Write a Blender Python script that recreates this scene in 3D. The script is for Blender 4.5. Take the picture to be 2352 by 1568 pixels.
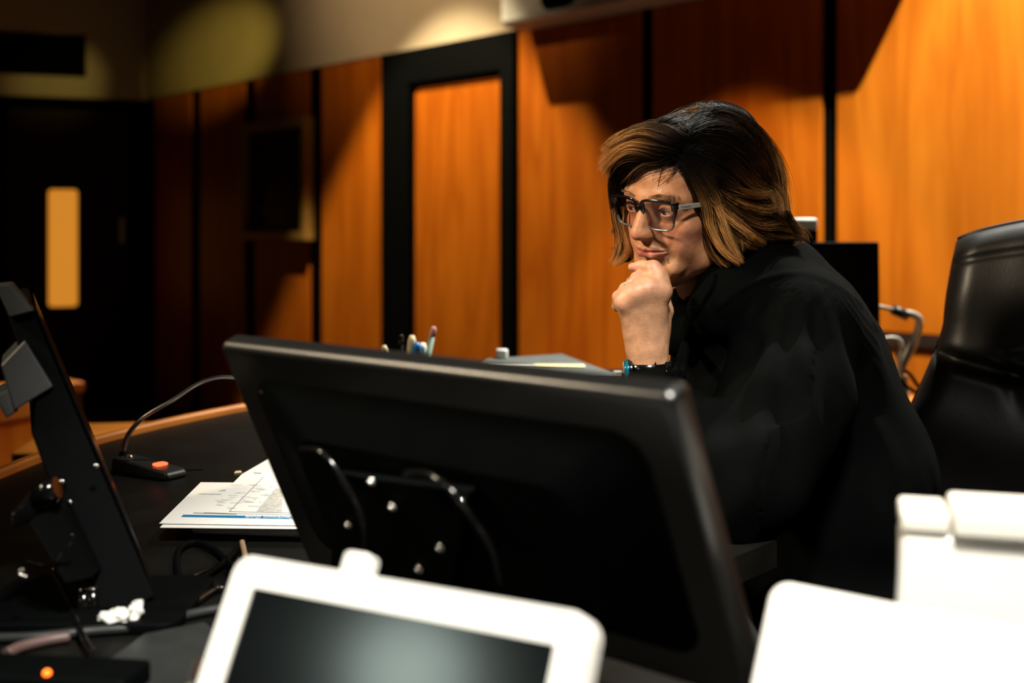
import bpy, bmesh, math, random
import numpy as np
from mathutils import Vector, Matrix

for o in list(bpy.data.objects):
    bpy.data.objects.remove(o, do_unlink=True)
SC = bpy.context.scene
COL = SC.collection
random.seed(7); RNG = np.random.default_rng(7)

# ------------------------------------------------------------------ camera, world, lights, exposure
FP = 2613.3            # focal length in pixels of a 2352 px wide frame (40 mm on 36 mm)
CZ = 1.15              # camera height, horizon at pixel row 523
cam = bpy.data.cameras.new('camera'); camo = bpy.data.objects.new('camera', cam); COL.objects.link(camo)
cam.lens = 40; cam.sensor_width = 36; cam.clip_start = 0.05
camo.location = (0, 0, CZ); camo.rotation_euler = (math.pi/2, 0, 0)
cam.shift_y = -(784-523)/2352
cam.dof.use_dof = True; cam.dof.focus_distance = 1.58; cam.dof.aperture_fstop = 2.8
SC.camera = camo

def W(px, py, D):
    """a point of the room seen at pixel (px, py), D metres in front of the camera"""
    return Vector(((px-1176)/FP*D, D, CZ+(523-py)/FP*D))

wd = bpy.data.worlds.new('world'); SC.world = wd; wd.use_nodes = True
wd.node_tree.nodes['Background'].inputs[0].default_value = (1.0, 0.75, 0.5, 1)
wd.node_tree.nodes['Background'].inputs[1].default_value = 0.004
SC.view_settings.view_transform = 'Standard'; SC.view_settings.look = 'None'
SC.view_settings.gamma = 1; SC.view_settings.use_curve_mapping = False
SC.view_settings.exposure = 0.0

def lamp(name, kind, loc, target, energy, color, size=0.1, angle=60, blend=0.3):
    l = bpy.data.lights.new(name, kind); l.energy = energy; l.color = color
    if kind == 'AREA': l.shape = 'DISK'; l.size = size; l.spread = math.radians(angle)
    if kind == 'SPOT': l.spot_size = math.radians(angle); l.spot_blend = blend; l.shadow_soft_size = size
    o = bpy.data.objects.new(name, l); COL.objects.link(o); o.location = loc
    o.rotation_euler = (Vector(target)-Vector(loc)).to_track_quat('-Z', 'Y').to_euler()
    return o

# the panelled wall runs along U from its point O; NW points from the wall into the room
O = Vector((0.04, 7.2, 0)); U = Vector((0.678, -0.735, 0)).normalized(); NW = Vector((-0.735, -0.678, 0)).normalized()
def wall_pt(u, z, off=0.0): return O + U*u + NW*off + Vector((0, 0, z))
def wall_u(px):
    r = (px-1176)/FP
    return (r*O.y-O.x)/(U.x-r*U.y)
WARM = (1.0, 0.72, 0.38)
def downlight(u, d, z, e, ang, col=WARM, blend=.12, size=.03):
    p = wall_pt(u, z, d); lamp('downlight_lamp', 'SPOT', p, p+Vector((0, 0, -1)), e, col, size, ang, blend)
downlight(-.60, 1.28, 4.5, 1050, 69, (1.0, .80, .50), .24)        # the scallop over the door
downlight(1.75, 1.05, 3.50, 230, 66, (1.0, .62, .26), .2)
downlight(3.9, 1.10, 4.5, 2000, 84, (1.0, 1.0, .9), .4)
lamp('corner_fill', 'SPOT', wall_pt(-.4, 3.0, 1.7), wall_pt(-3.75, 2.66, 0), 230, (1.0, .74, .14), .05, 18, 1.)  # added mid-air spot, no fixture: yellow pool on the plaster near the corner
lamp('corner_fill', 'SPOT', (-2.2, 8.6, 2.95), (-4.5, 11.0, 2.50), 48, (1.0, .78, .20), .05, 19, 1.)  # second added mid-air spot, for the glow on the left wall plaster
lamp('upper_fill', 'SPOT', wall_pt(-.4, 3.9, 3.4), wall_pt(-.8, 3.3, 0), 300, (1.0, .70, .40), .1, 62, 1.)  # added fill, no fixture: brightens the pale box and the plaster around it
lamp('key_lamp', 'SPOT', (-2.0, 1.02, 2.42), (.24, 1.6, 1.14), 335, (1.0, .80, .54), .13, 42, .75)
lamp('bench_lamp', 'SPOT', (.22, .0, 2.7), (.27, .72, .85), 540, (1.0, .94, .84), .16, 54, .6)
lamp('side_lamp', 'AREA', (-3.15, -.86, 2.72), (-.05, .74, .87), .36, (.82, 1.0, .90), .42, 46)
lamp('rear_lamp', 'SPOT', (1.5, 2.7, 3.0), (.80, 1.9, 1.0), 32, (1.0, .84, .66), .12, 60, .6)
lamp('back_lamp', 'SPOT', (-3.2, 3.6, 3.2), (-2.3, 4.4, 0.4), 40, (1.0, .60, .25), .1, 60, .6)

# ------------------------------------------------------------------ materials
def mat(name, base, rough=.5, metal=0., spec=.5, coat=0., emit=None, estr=0., alpha=None, bump=None, mott=None, sheen=0.):
    m = bpy.data.materials.new(name); m.use_nodes = True
    nt = m.node_tree; b = nt.nodes['Principled BSDF']
    b.inputs['Base Color'].default_value = (*base, 1); b.inputs['Roughness'].default_value = rough
    b.inputs['Metallic'].default_value = metal; b.inputs['Specular IOR Level'].default_value = spec
    b.inputs['Coat Weight'].default_value = coat; b.inputs['Sheen Weight'].default_value = sheen
    if emit: b.inputs['Emission Color'].default_value = (*emit, 1); b.inputs['Emission Strength'].default_value = estr
    tc = nt.nodes.new('ShaderNodeTexCoord')
    n = nt.nodes.new('ShaderNodeTexNoise'); n.inputs['Scale'].default_value = (mott or (30, .15))[0]; n.inputs['Detail'].default_value = 5
    nt.links.new(tc.outputs['Object'], n.inputs['Vector'])
    r = nt.nodes.new('ShaderNodeValToRGB'); a = (mott or (30, .15))[1]
    r.color_ramp.elements[0].position = .3; r.color_ramp.elements[1].position = .7
    r.color_ramp.elements[0].color = (*[c*(1-a) for c in base], 1); r.color_ramp.elements[1].color = (*[min(1, c*(1+a)) for c in base], 1)
    nt.links.new(n.outputs['Fac'], r.inputs[0]); nt.links.new(r.outputs[0], b.inputs['Base Color'])
    if bump:
        n2 = nt.nodes.new('ShaderNodeTexNoise'); n2.inputs['Scale'].default_value = bump[0]; n2.inputs['Detail'].default_value = 4
        nt.links.new(tc.outputs['Object'], n2.inputs['Vector'])
        bp = nt.nodes.new('ShaderNodeBump'); bp.inputs['Strength'].default_value = bump[1]; bp.inputs['Distance'].default_value = bump[2]
        nt.links.new(n2.outputs['Fac'], bp.inputs['Height']); nt.links.new(bp.outputs[0], b.inputs['Normal'])
    return m

def wood(name, c0, c1, seed=0., rough=.42, vscale=(4.6, 4.6, .5)):
    m = bpy.data.materials.new(name); m.use_nodes = True; nt = m.node_tree; b = nt.nodes['Principled BSDF']
    N = nt.nodes.new; L = nt.links.new
    tc = N('ShaderNodeTexCoord'); mp = N('ShaderNodeMapping'); mp.inputs['Scale'].default_value = vscale; mp.inputs['Location'].default_value = (seed, seed*2.3, seed*.7)
    L(tc.outputs['Object'], mp.inputs[0])
    n = N('ShaderNodeTexNoise'); n.inputs['Scale'].default_value = .9; n.inputs['Detail'].default_value = 3; n.inputs['Distortion'].default_value = .4
    L(mp.outputs[0], n.inputs['Vector'])
    mul = N('ShaderNodeMath'); mul.operation = 'MULTIPLY'; mul.inputs[1].default_value = 9.; L(n.outputs['Fac'], mul.inputs[0])
    sn = N('ShaderNodeMath'); sn.operation = 'PINGPONG'; sn.inputs[1].default_value = 1.; L(mul.outputs[0], sn.inputs[0])
    mp2 = N('ShaderNodeMapping'); mp2.inputs['Scale'].default_value = (40, 40, .9); L(tc.outputs['Object'], mp2.inputs[0])
    n2 = N('ShaderNodeTexNoise'); n2.inputs['Scale'].default_value = 1.; n2.inputs['Detail'].default_value = 4; L(mp2.outputs[0], n2.inputs['Vector'])
    n3 = N('ShaderNodeTexNoise'); n3.inputs['Scale'].default_value = .8; n3.inputs['Detail'].default_value = 2; L(tc.outputs['Object'], n3.inputs['Vector'])
    a = N('ShaderNodeMath'); a.operation = 'MULTIPLY_ADD'; a.inputs[1].default_value = .30; L(sn.outputs[0], a.inputs[0])
    s2 = N('ShaderNodeMath'); s2.operation = 'MULTIPLY'; s2.inputs[1].default_value = .2; L(n2.outputs['Fac'], s2.inputs[0]); L(s2.outputs[0], a.inputs[2])
    a2 = N('ShaderNodeMath'); a2.operation = 'MULTIPLY_ADD'; a2.inputs[1].default_value = .4; L(n3.outputs['Fac'], a2.inputs[0]); L(a.outputs[0], a2.inputs[2])
    r = N('ShaderNodeValToRGB'); r.color_ramp.elements[0].position = .28; r.color_ramp.elements[1].position = .85
    r.color_ramp.elements[0].color = (*c0, 1); r.color_ramp.elements[1].color = (*c1, 1)
    L(a2.outputs[0], r.inputs[0]); L(r.outputs[0], b.inputs['Base Color'])
    b.inputs['Roughness'].default_value = rough; b.inputs['Specular IOR Level'].default_value = .35
    return m

M = dict(
    panel=wood('panel_wood', (.46, .105, .003), (.74, .21, .011), 1.3),
    darkwood=wood('dark_wood', (.018, .006, .003), (.03, .010, .004), 4., rough=.7),
    trimwood=wood('trim_wood', (.55, .17, .02), (.75, .26, .035), 2., vscale=(3, 3, 3)),
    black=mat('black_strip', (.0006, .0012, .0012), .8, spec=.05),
    blackframe=mat('black_frame', (.0007, .0013, .0013), .7, spec=.08),
    plaster=mat('cream_plaster', (.62, .52, .36), .85, mott=(3, .05)),
    ceiling=mat('ceiling_paint', (.12, .09, .06), .9),
    carpet=mat('floor_carpet', (.016, .009, .006), .95, mott=(60, .4), bump=(300, .5, .004)),
    desk=mat('desk_laminate', (.0035, .0036, .003), .5, spec=.2, mott=(14, .5), bump=(400, .15, .0006)),
    deskbody=wood('desk_body_wood', (.05, .018, .006), (.10, .035, .01), 5.),
    plastic=mat('black_plastic', (.0014, .0020, .0020), .6, spec=.03, bump=(900, .12, .0003)),
    casing=mat('black_casing', (.0022, .0026, .0026), .34, spec=1.0, bump=(900, .12, .0003)),
    plasticg=mat('grey_black_plastic', (.020, .023, .023), .42, spec=.3, bump=(700, .15, .0003)),
    gloss=mat('gloss_black', (.003, .003, .003), .14, coat=.2),
    white=mat('white_plastic', (.80, .79, .745), .4, mott=(8, .02)),
    white2=mat('warm_white_plastic', (.74, .72, .65), .45, mott=(8, .02)),
    screen=mat('dark_screen', (.002, .0025, .0025), .15),
    paper=mat('white_paper', (.84, .83, .80), .8, mott=(10, .02)),
    greyprint=mat('grey_print', (.50, .50, .47), .8, mott=(160, .25)),
    ink=mat('grey_ink', (.20, .20, .20), .8),
    blue=mat('blue_band', (.0, .17, .38), .6, mott=(10, .03)),
    steel=mat('brushed_steel', (.55, .53, .50), .3, 1.),
    chrome=mat('chrome_screw', (.85, .85, .83), .12, 1.),
    leather=mat('black_leather', (.010, .0095, .009), .42, bump=(220, .25, .0008), spec=.42),
    gold=mat('gilt_frame', (.50, .30, .07), .45, .4, mott=(40, .3)),
    tan=mat('tan_cord', (.22, .15, .08), .6),
    brownc=mat('brown_cord', (.10, .06, .055), .5),
    matsteel=mat('satin_tube', (.36, .31, .24), .5),
    cream=mat('cream_item', (.75, .62, .36), .6),
    creamg=mat('pale_grey_item', (.6, .6, .55), .5),
    greenp=mat('green_pencil', (.22, .36, .28), .5),
    pink=mat('pink_eraser', (.6, .3, .28), .7),
    bluec=mat('blue_cap', (.0, .15, .45), .4),
    folder=mat('grey_folder', (.10, .115, .11), .5),
    redled=mat('red_led', (.8, .08, .02), .4, emit=(1, .09, .03), estr=3.2),
    orangeled=mat('orange_led', (.9, .15, .0), .4, emit=(1, .12, .01), estr=4.),
    litglass=mat('lit_window', (.5, .25, .05), .4, emit=(1, .36, .035), estr=.62),
    tissue=mat('tissue', (.75, .76, .72), .9),
)

# ------------------------------------------------------------------ mesh helpers
def link(name, me, m=None, parent=None, smooth=False):
    o = bpy.data.objects.new(name, me); COL.objects.link(o)
    if m is not None:
        for x in (m if isinstance(m, (list, tuple)) else [m]): me.materials.append(x)
    if parent is not None:
        o.parent = parent; bpy.context.view_layer.update()
        o.matrix_parent_inverse = parent.matrix_world.inverted()
    if smooth:
        me.polygons.foreach_set('use_smooth', [True]*len(me.polygons))
    return o
def tag(o, label, cat, group=None, kind=None):
    o['label'] = label; o['category'] = cat
    if group: o['group'] = group
    if kind: o['kind'] = kind
    return o
def thing(name, label, cat, loc, group=None):
    o = bpy.data.objects.new(name, None); COL.objects.link(o); o.location = loc; o.empty_display_size = .05
    bpy.context.view_layer.update()
    return tag(o, label, cat, group)
def struct(name, bm, m, label=None, parent=None):
    o = mesh(name, bm, m, parent)
    if parent is None: o['kind'] = 'structure'
    if label: o['label'] = label
    return o
def mesh(name, bm, m, parent=None, smooth=False, bevel=0, seg=2, sub=0):
    bmesh.ops.recalc_face_normals(bm, faces=bm.faces)
    me = bpy.data.meshes.new(name); bm.to_mesh(me); bm.free()
    o = link(name, me, m, parent, smooth)
    if bevel:
        md = o.modifiers.new('bevel', 'BEVEL'); md.width = bevel; md.segments = seg; md.limit_method = 'ANGLE'; md.angle_limit = math.radians(35)
        if smooth is False: me.polygons.foreach_set('use_smooth', [True]*len(me.polygons)); 
        md.harden_normals = False
        w = o.modifiers.new('wn', 'WEIGHTED_NORMAL'); w.keep_sharp = True
    if sub:
        s = o.modifiers.new('sub', 'SUBSURF'); s.levels = sub; s.render_levels = sub
    return o
def box(bm, c, ax, ay, az, mi=0):
    """box centred at c with half-extent vectors ax, ay, az"""
    c = Vector(c); ax, ay, az = Vector(ax), Vector(ay), Vector(az); v = []
    for k in (-1, 1):
        for j in (-1, 1):
            for i in (-1, 1): v.append(bm.verts.new(c+ax*i+ay*j+az*k))
    for f in ((0,1,3,2), (4,6,7,5), (0,4,5,1), (2,3,7,6), (0,2,6,4), (1,5,7,3)):
        fc = bm.faces.new([v[i] for i in f]); fc.material_index = mi
    return v
def prism(bm, pts, ext, mi=0):
    ext = Vector(ext); a = [bm.verts.new(Vector(p)) for p in pts]; b = [bm.verts.new(Vector(p)+ext) for p in pts]
    n = len(a); fs = [bm.faces.new(a), bm.faces.new(b[::-1])]
    for i in range(n): fs.append(bm.faces.new((a[i], a[(i+1) % n], b[(i+1) % n], b[i])))
    for f in fs: f.material_index = mi
    return fs
def cr(pts, n):
    """Catmull-Rom through pts (list of Vector), n samples per span"""
    P = [Vector(p) for p in pts]; P = [P[0]*2-P[1]]+P+[P[-1]*2-P[-2]]; out = []
    for i in range(1, len(P)-2):
        for k in range(n):
            t = k/n; a, b, c, d = P[i-1:i+3]
            out.append(.5*((2*b)+(c-a)*t+(2*a-5*b+4*c-d)*t*t+(3*b-a-3*c+d)*t**3))
    out.append(P[-2]); return out
def tube(bm, pts, r, n=8, smooth=6, mi=0):
    p = cr(pts, smooth) if smooth else [Vector(x) for x in pts]
    rs = r if isinstance(r, (list, tuple)) else [r, r]
    rings = []; up = Vector((0, 0, 1))
    for i, q in enumerate(p):
        t = (p[min(i+1, len(p)-1)]-p[max(i-1, 0)]).normalized()
        a = t.cross(up)
        if a.length < .05: a = t.cross(Vector((1, 0, 0)))
        a.normalize(); b = a.cross(t).normalized()
        f = i/(len(p)-1)*(len(rs)-1); k = min(int(f), len(rs)-2); rr = rs[k]+(rs[k+1]-rs[k])*(f-k)
        rings.append([bm.verts.new(q+(a*math.cos(2*math.pi*j/n)+b*math.sin(2*math.pi*j/n))*rr) for j in range(n)])
    for i in range(len(rings)-1):
        for j in range(n):
            f = bm.faces.new((rings[i][j], rings[i][(j+1) % n], rings[i+1][(j+1) % n], rings[i+1][j])); f.material_index = mi; f.smooth = True
    bm.faces.new(rings[0][::-1]).material_index = mi; bm.faces.new(rings[-1]).material_index = mi
def ball(bm, c, rx, ry=None, rz=None, axes=None, seg=20, mi=0):
    ry = ry or rx; rz = rz or rx
    A = axes or (Vector((1,0,0)), Vector((0,1,0)), Vector((0,0,1)))
    r = bmesh.ops.create_uvsphere(bm, u_segments=seg, v_segments=seg//2+2, radius=1)
    for v in r['verts']: v.co = Vector(c)+A[0]*v.co.x*rx+A[1]*v.co.y*ry+A[2]*v.co.z*rz
    for f in {f for v in r['verts'] for f in v.link_faces}: f.smooth = True; f.material_index = mi
def disc_cyl(bm, c, axis, r0, h, r1=None, n=24, mi=0):
    axis = Vector(axis).normalized(); tube(bm, [Vector(c), Vector(c)+axis*h], [r0, r0 if r1 is None else r1], n, 0, mi)
def rrect(w, h, r, n=6):
    out = []
    for cx, cy, a0 in ((w/2-r, h/2-r, 0), (-w/2+r, h/2-r, 90), (-w/2+r, -h/2+r, 180), (w/2-r, -h/2+r, 270)):
        for k in range(n+1):
            a = math.radians(a0+90*k/n); out.append((cx+r*math.cos(a), cy+r*math.sin(a)))
    return out
def ring_prism(bm, outer, inner, fn, depth, mi=0):
    """frame between two outlines with equal vertex counts; fn maps (x,y) to a point, depth is a vector"""
    n = len(outer); V = []
    for pts in (outer, inner):
        a = [bm.verts.new(fn(*p)) for p in pts]; b = [bm.verts.new(fn(*p)+Vector(depth)) for p in pts]; V.append((a, b))
    (oa, ob), (ia, ib) = V
    for i in range(n):
        j = (i+1) % n
        for q in ((oa[i], oa[j], ia[j], ia[i]), (ob[i], ib[i], ib[j], ob[j]), (oa[i], ob[i], ob[j], oa[j]), (ia[i], ia[j], ib[j], ib[i])):
            bm.faces.new(q).material_index = mi
def text_mesh(name, s, size, origin, ex, ey, m, parent, ext=.0002, align='LEFT', bold=0, sy=1.):
    c = bpy.data.curves.new(name, 'FONT'); c.body = s; c.size = size; c.align_x = align; c.extrude = ext; c.offset = bold
    t = bpy.data.objects.new(name+'_tmp', c); COL.objects.link(t); bpy.context.view_layer.update()
    me = bpy.data.meshes.new_from_object(t.evaluated_get(bpy.context.evaluated_depsgraph_get()))
    bpy.data.objects.remove(t)
    ex = Vector(ex).normalized(); ey = Vector(ey).normalized(); ez = ex.cross(ey)
    me.transform(Matrix.Diagonal((1, sy, 1, 1)))
    me.transform(Matrix((( ex.x, ey.x, ez.x, origin[0]), (ex.y, ey.y, ez.y, origin[1]), (ex.z, ey.z, ez.z, origin[2]), (0,0,0,1))))
    me.materials.clear()
    return link(name, me, m, parent)

# ------------------------------------------------------------------ the room
ZS = 2.40                       # where the wood ends and the plaster begins
CORNER_U = wall_u(340); CORNER = wall_pt(CORNER_U, 0)
LD = Vector((-1.265, -.45, 0)).normalized()       # left wall runs on from the corner
NL = Vector((.45, -1.265, 0)).normalized()        # its normal, into the room
def left_pt(s, z, off=0.): return CORNER+LD*s+NL*off+Vector((0, 0, z))
def left_s(px):
    r = (px-1176)/FP; return (r*CORNER.y-CORNER.x)/(LD.x-r*LD.y)
def wbox(bm, u0, u1, z0, z1, o0, o1, mi=0):
    box(bm, wall_pt((u0+u1)/2, (z0+z1)/2, (o0+o1)/2), U*(u1-u0)/2, NW*(o1-o0)/2, Vector((0, 0, (z1-z0)/2)), mi)
def lbox(bm, s0, s1, z0, z1, o0, o1, mi=0):
    box(bm, left_pt((s0+s1)/2, (z0+z1)/2, (o0+o1)/2), LD*(s1-s0)/2, NL*(o1-o0)/2, Vector((0, 0, (z1-z0)/2)), mi)
UE = 6.6; ZC = 4.55; LE = 5.5; ZF = -.55        # the courtroom floor lies below the raised bench platform
bm = bmesh.new(); wbox(bm, CORNER_U-.05, UE, ZF, ZS, -.2, -.012); WB = struct('wall_back', bm, M['black'])
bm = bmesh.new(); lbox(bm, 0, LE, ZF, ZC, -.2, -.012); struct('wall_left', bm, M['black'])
bm = bmesh.new(); wbox(bm, CORNER_U-.05, UE, ZS, ZC, -.2, .03); struct('wall_back_upper', bm, M['plaster'])
bm = bmesh.new(); lbox(bm, -.02, LE, ZS-.01, ZC, -.012, .03); struct('wall_left_upper', bm, M['plaster'])
far = [wall_pt(UE, 0), wall_pt(CORNER_U, 0), left_pt(LE, 0), Vector((-6.5, -1.4, 0)), Vector((4.6, -1.4, 0))]
bm = bmesh.new(); prism(bm, [p+Vector((0, 0, ZF)) for p in far], (0, 0, -.1)); struct('floor', bm, M['carpet'])
bm = bmesh.new(); prism(bm, [p+Vector((0, 0, ZC)) for p in far], (0, 0, .1)); struct('ceiling', bm, M['ceiling'])
for nm, a, b in (('wall_right', far[4], far[0]), ('wall_front', far[3], far[4]), ('wall_side', far[2], far[3])):
    bm = bmesh.new(); d = (b-a).normalized(); n = Vector((d.y, -d.x, 0))
    zf = Vector((0, 0, ZF)); prism(bm, [a+zf, b+zf, b+n*.1+zf, a+n*.1+zf], (0, 0, ZC-ZF)); struct(nm, bm, M['deskbody'])

# wood panels between black reveals: left pixel, right pixel (they give the position along the wall)
PANELS = [(358, 440), (463, 563), (588, 712), (742, 886), (1194, 1474), (1502, 1889), (1925, 2420)]
for i, (a, b) in enumerate(PANELS):
    ua, ub = wall_u(a), wall_u(b)
    bm = bmesh.new(); z0 = .665 if i == 6 else ZF+.02
    wbox(bm, ua, ub, z0, ZS, -.012, .012)
    o = mesh('wood_panel', bm, M['panel'], WB, bevel=.003)
    o['label'] = ['dark narrow wood wall panel beside the room corner', 'dark wood wall panel left of the framed painting',
            'dark wood wall panel behind and below the framed painting', 'tall orange wood wall panel left of the black door frame, with a diagonal shadow',
            'orange wood wall panel right of the black door frame, under the pale box', 'orange wood wall panel behind the head of the seated person',
            'widest bright orange wood wall panel, above the leather chair'][i]
    if i == 6:
        bm = bmesh.new(); wbox(bm, ua, ub+.03, ZF+.02, .60, -.012, .010)
        mesh('wainscot_panel', bm, M['panel'], WB, bevel=.003)
for k in range(3):
    ua = wall_u(2420)+.05+k*1.15; ub = min(ua+1.10, UE)
    for za, zb_ in ((.665, ZS), (ZF+.02, .60)):
        bm = bmesh.new(); wbox(bm, ua, ub, za, zb_, -.012, .012); mesh('wood_panel' if za > .1 else 'wainscot_panel', bm, M['panel'], WB, bevel=.003)
bm = bmesh.new(); wbox(bm, wall_u(1925), UE, .605, .66, -.012, .022); struct('trim_1', bm, M['darkwood'])
# black door case, the leaf with its wood inset
ua, ub, uc, ud = wall_u(888), wall_u(951), wall_u(1161), wall_u(1191)
def zat(px, py): u = wall_u(px); return CZ+(523-py)*wall_pt(u, 0).y/FP
zt = (zat(955, 203)+zat(1160, 170))/2
bm = bmesh.new(); wbox(bm, ua, ub, ZF, ZS-.005, -.01, .05); wbox(bm, uc, ud, ZF, ZS-.005, -.01, .05); wbox(bm, ub, uc, zt+.03, ZS-.005, -.01, .05)
struct('trim_2', bm, M['blackframe'], 'black door casing')
bm = bmesh.new(); wbox(bm, ub, uc, ZF+.01, zt+.03, -.01, .0)
d1 = struct('door_1', bm, M['blackframe'], 'door leaf in the black casing')
bm = bmesh.new()
f = lambda x, y: wall_pt((ub+uc)/2+x+.02, (zt+.03+ZF)/2+y, .0)
prism(bm, [f(*p) for p in rrect(uc-ub-.02, zt-.05-ZF, .05)], NW*.014)
mesh('door_panel', bm, M['panel'], d1, bevel=.003)

# pale box unit on the upper wall; its near lower corner shows at pixel (1150, 56)
OF = .26
r = (1150-1176)/FP; u0 = (r*(O.y+NW.y*OF)-(O.x+NW.x*OF))/(U.x-r*U.y); u1 = u0+2.6
pc = wall_pt(u0, 0, OF); zb0 = CZ+(523-62)*pc.y/FP
bt = thing('wall_unit', 'long pale grey box with rounded end above the black door frame', 'wall unit', wall_pt((u0+u1)/2, zb0, .2))
bm = bmesh.new()
prof = [(.03, .0), (.21, .0), (OF-.015, .004), (OF, .025), (OF, .5), (.03, .5)]
prism(bm, [wall_pt(u0, zb0+z, o) for o, z in prof], U*(u1-u0)); mesh('housing', bm, M['creamg'], bt, bevel=.03, seg=4)
bm = bmesh.new(); cu = u0+.50
ff = lambda x, y: wall_pt(cu+x, zb0+.128+y, OF-.004)
prism(bm, [ff(*p) for p in rrect(.30, .17, .08)], NW*.008); mesh('dark_recess', bm, M['gloss'], bt)
for du in (.12, 1.1, 2.1):
    bm = bmesh.new(); wbox(bm, u0+du, u0+du+.05, zb0+.48, zb0+.56, .03, .2); mesh('bracket', bm, M['steel'], bt)

# framed painting
pt = thing('framed_painting', 'dark framed painting with gilt edge hanging on the dark wood wall', 'painting', wall_pt(wall_u(650), 1.1, .02))
ua, ub = wall_u(572), wall_u(728); zb, zt2 = 1.15-.10, 2.02
fx = lambda x, y, o=.02: wall_pt((ua+ub)/2+x, (zb+zt2)/2+y, o)
w, h = ub-ua, zt2-zb
bm = bmesh.new()
o4 = [(-w/2, -h/2), (w/2, -h/2), (w/2, h/2), (-w/2, h/2)]; i4 = [(x*(1-.14/w), y*(1-.14/h)) for x, y in o4]
ring_prism(bm, o4, i4, lambda x, y: fx(x, y), NW*.09); mesh('frame', bm, M['gold'], pt, bevel=.008)
bm = bmesh.new(); prism(bm, [fx(x*1.01, y*1.01) for x, y in i4], NW*.02)
pm = mat('dark_painting', (.012, .011, .009), .35, mott=(5, .5)); mesh('canvas', bm, pm, pt)
for k, (x, y, rx, ry, c) in enumerate(((-.22, -.24, .09, .045, (.16, .09, .02)), (.06, -.27, .07, .035, (.22, .09, .015)), (-.2, -.36, .12, .10, (.035, .022, .008)), (.14, -.12, .08, .17, (.05, .018, .006)), (.08, .06, .02, .16, (.03, .012, .006)))):
    bm = bmesh.new(); prism(bm, [fx(x+rx*math.cos(a)*(1+.15*math.sin(3*a)), y+ry*math.sin(a)*(1+.2*math.cos(2*a+k)), .04) for a in [2*math.pi*j/22 for j in range(22)]], NW*.0012)
    mesh('painted_shape', bm, mat('paint_%d' % k, c, .6), pt)

# left wall: vent, black header, door with the lit slot window, second door
bm = bmesh.new(); s0 = left_s(198)
v = thing('air_vent', 'black rectangular air vent on the cream upper wall in the far left corner', 'vent', left_pt(s0+.7, 2.7, .03))
lbox(bm, s0, s0+1.4, CZ+.355*4.05, CZ+.355*4.05+.40, .03, .055)
mesh('vent_box', bm, M['black'], v, bevel=.01)
bm = bmesh.new()
for k in range(7): lbox(bm, s0+.06, s0+1.34, CZ+1.475+k*.05, CZ+1.488+k*.05, .05, .062)
mesh('louvre', bm, M['blackframe'], v)
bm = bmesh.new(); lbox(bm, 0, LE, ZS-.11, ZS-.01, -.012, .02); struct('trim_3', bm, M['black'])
for i, (a, b, t) in enumerate(((300, 14, 'door'), (-12, -330, 'door'))):
    sa, sb = left_s(a), left_s(b)
    bm = bmesh.new(); lbox(bm, sa, sb, ZF+.02, ZS-.13, -.012, .015)
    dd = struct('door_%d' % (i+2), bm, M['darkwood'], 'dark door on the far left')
    sc = left_s(145) if i == 0 else left_s(-30)
    wl = .26
    zc = (CZ+(523-437)*11.05/FP+CZ+(523-700)*11.05/FP)/2; hh = 263*11.05/FP
    g = lambda x, y, o: left_pt(sc+x, zc+y, o)
    out = rrect(wl+.05, hh+.05, .05); inn = rrect(wl, hh, .035)
    bm = bmesh.new(); ring_prism(bm, out, inn, lambda x, y: g(x, y, .015), NL*.015); mesh('window_rim', bm, M['blackframe'], dd)
    bm = bmesh.new(); prism(bm, [g(x, y, .016) for x, y in inn], NL*.004)
    mesh('window_pane', bm, M['litglass'] if i == 0 else M['gloss'], dd)
    bm = bmesh.new(); lbox(bm, sa-.12*(-1 if i else 1) if False else sa+.06, sa+.10, 1.0, 1.25, .015, .06); mesh('door_handle', bm, M['steel'], dd)

# low wooden furniture of the courtroom, out beyond the bench on the left
ws = thing('witness_stand', 'low wooden stand with orange top rail at the far left, beyond the black desk', 'stand', (-2.3, 4.6, ZF))
def up(px, py, D): return W(px, py, D)
bm = bmesh.new(); a = W(-260, 905, 4.3); b = W(196, 876, 4.9)
d = (b-a); d.z = 0; n = Vector((-d.y, d.x, 0)).normalized()
prism(bm, [a, b, b+n*.14, a+n*.14], (0, 0, -.045)); mesh('top_rail', bm, M['trimwood'], ws, bevel=.01)
bm = bmesh.new(); prism(bm, [a+n*.03-Vector((0,0,.045)), b+n*.03-Vector((0,0,.045)), b+n*.09-Vector((0,0,.045)), a+n*.09-Vector((0,0,.045))], (0, 0, -(a.z-.05-ZF))); mesh('front_panel', bm, M['deskbody'], ws)
ws2 = thing('bench_rail', 'orange wooden rail sloping across the far left edge, nearer than the witness stand', 'rail', (-1.9, 3.3, ZF))
bm = bmesh.new(); a = W(-200, 968, 2.95); b = W(96, 905, 3.35); d = (b-a); d.z = 0; n = Vector((-d.y, d.x, 0)).normalized(); b.z = a.z
prism(bm, [a, b, b+n*.09, a+n*.09], (0, 0, -.05)); mesh('rail', bm, M['trimwood'], ws2, bevel=.008)
bm = bmesh.new(); q = Vector((0, 0, .05)); prism(bm, [a+n*.02-q, b+n*.02-q, b+n*.05-q, a+n*.05-q], (0, 0, -(a.z-.055-ZF))); mesh('panel', bm, M['panel'], ws2)
ct = thing('side_table', 'small pale wooden table top just beyond the desk edge on the left', 'table', (-1.2, 3.0, ZF))
bm = bmesh.new(); c = W(230, 1012, 2.9)
box(bm, c, (.16, .02, 0), (-.03, .20, 0), (0, 0, .012)); mesh('table_top', bm, M['trimwood'], ct, bevel=.004)
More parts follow.
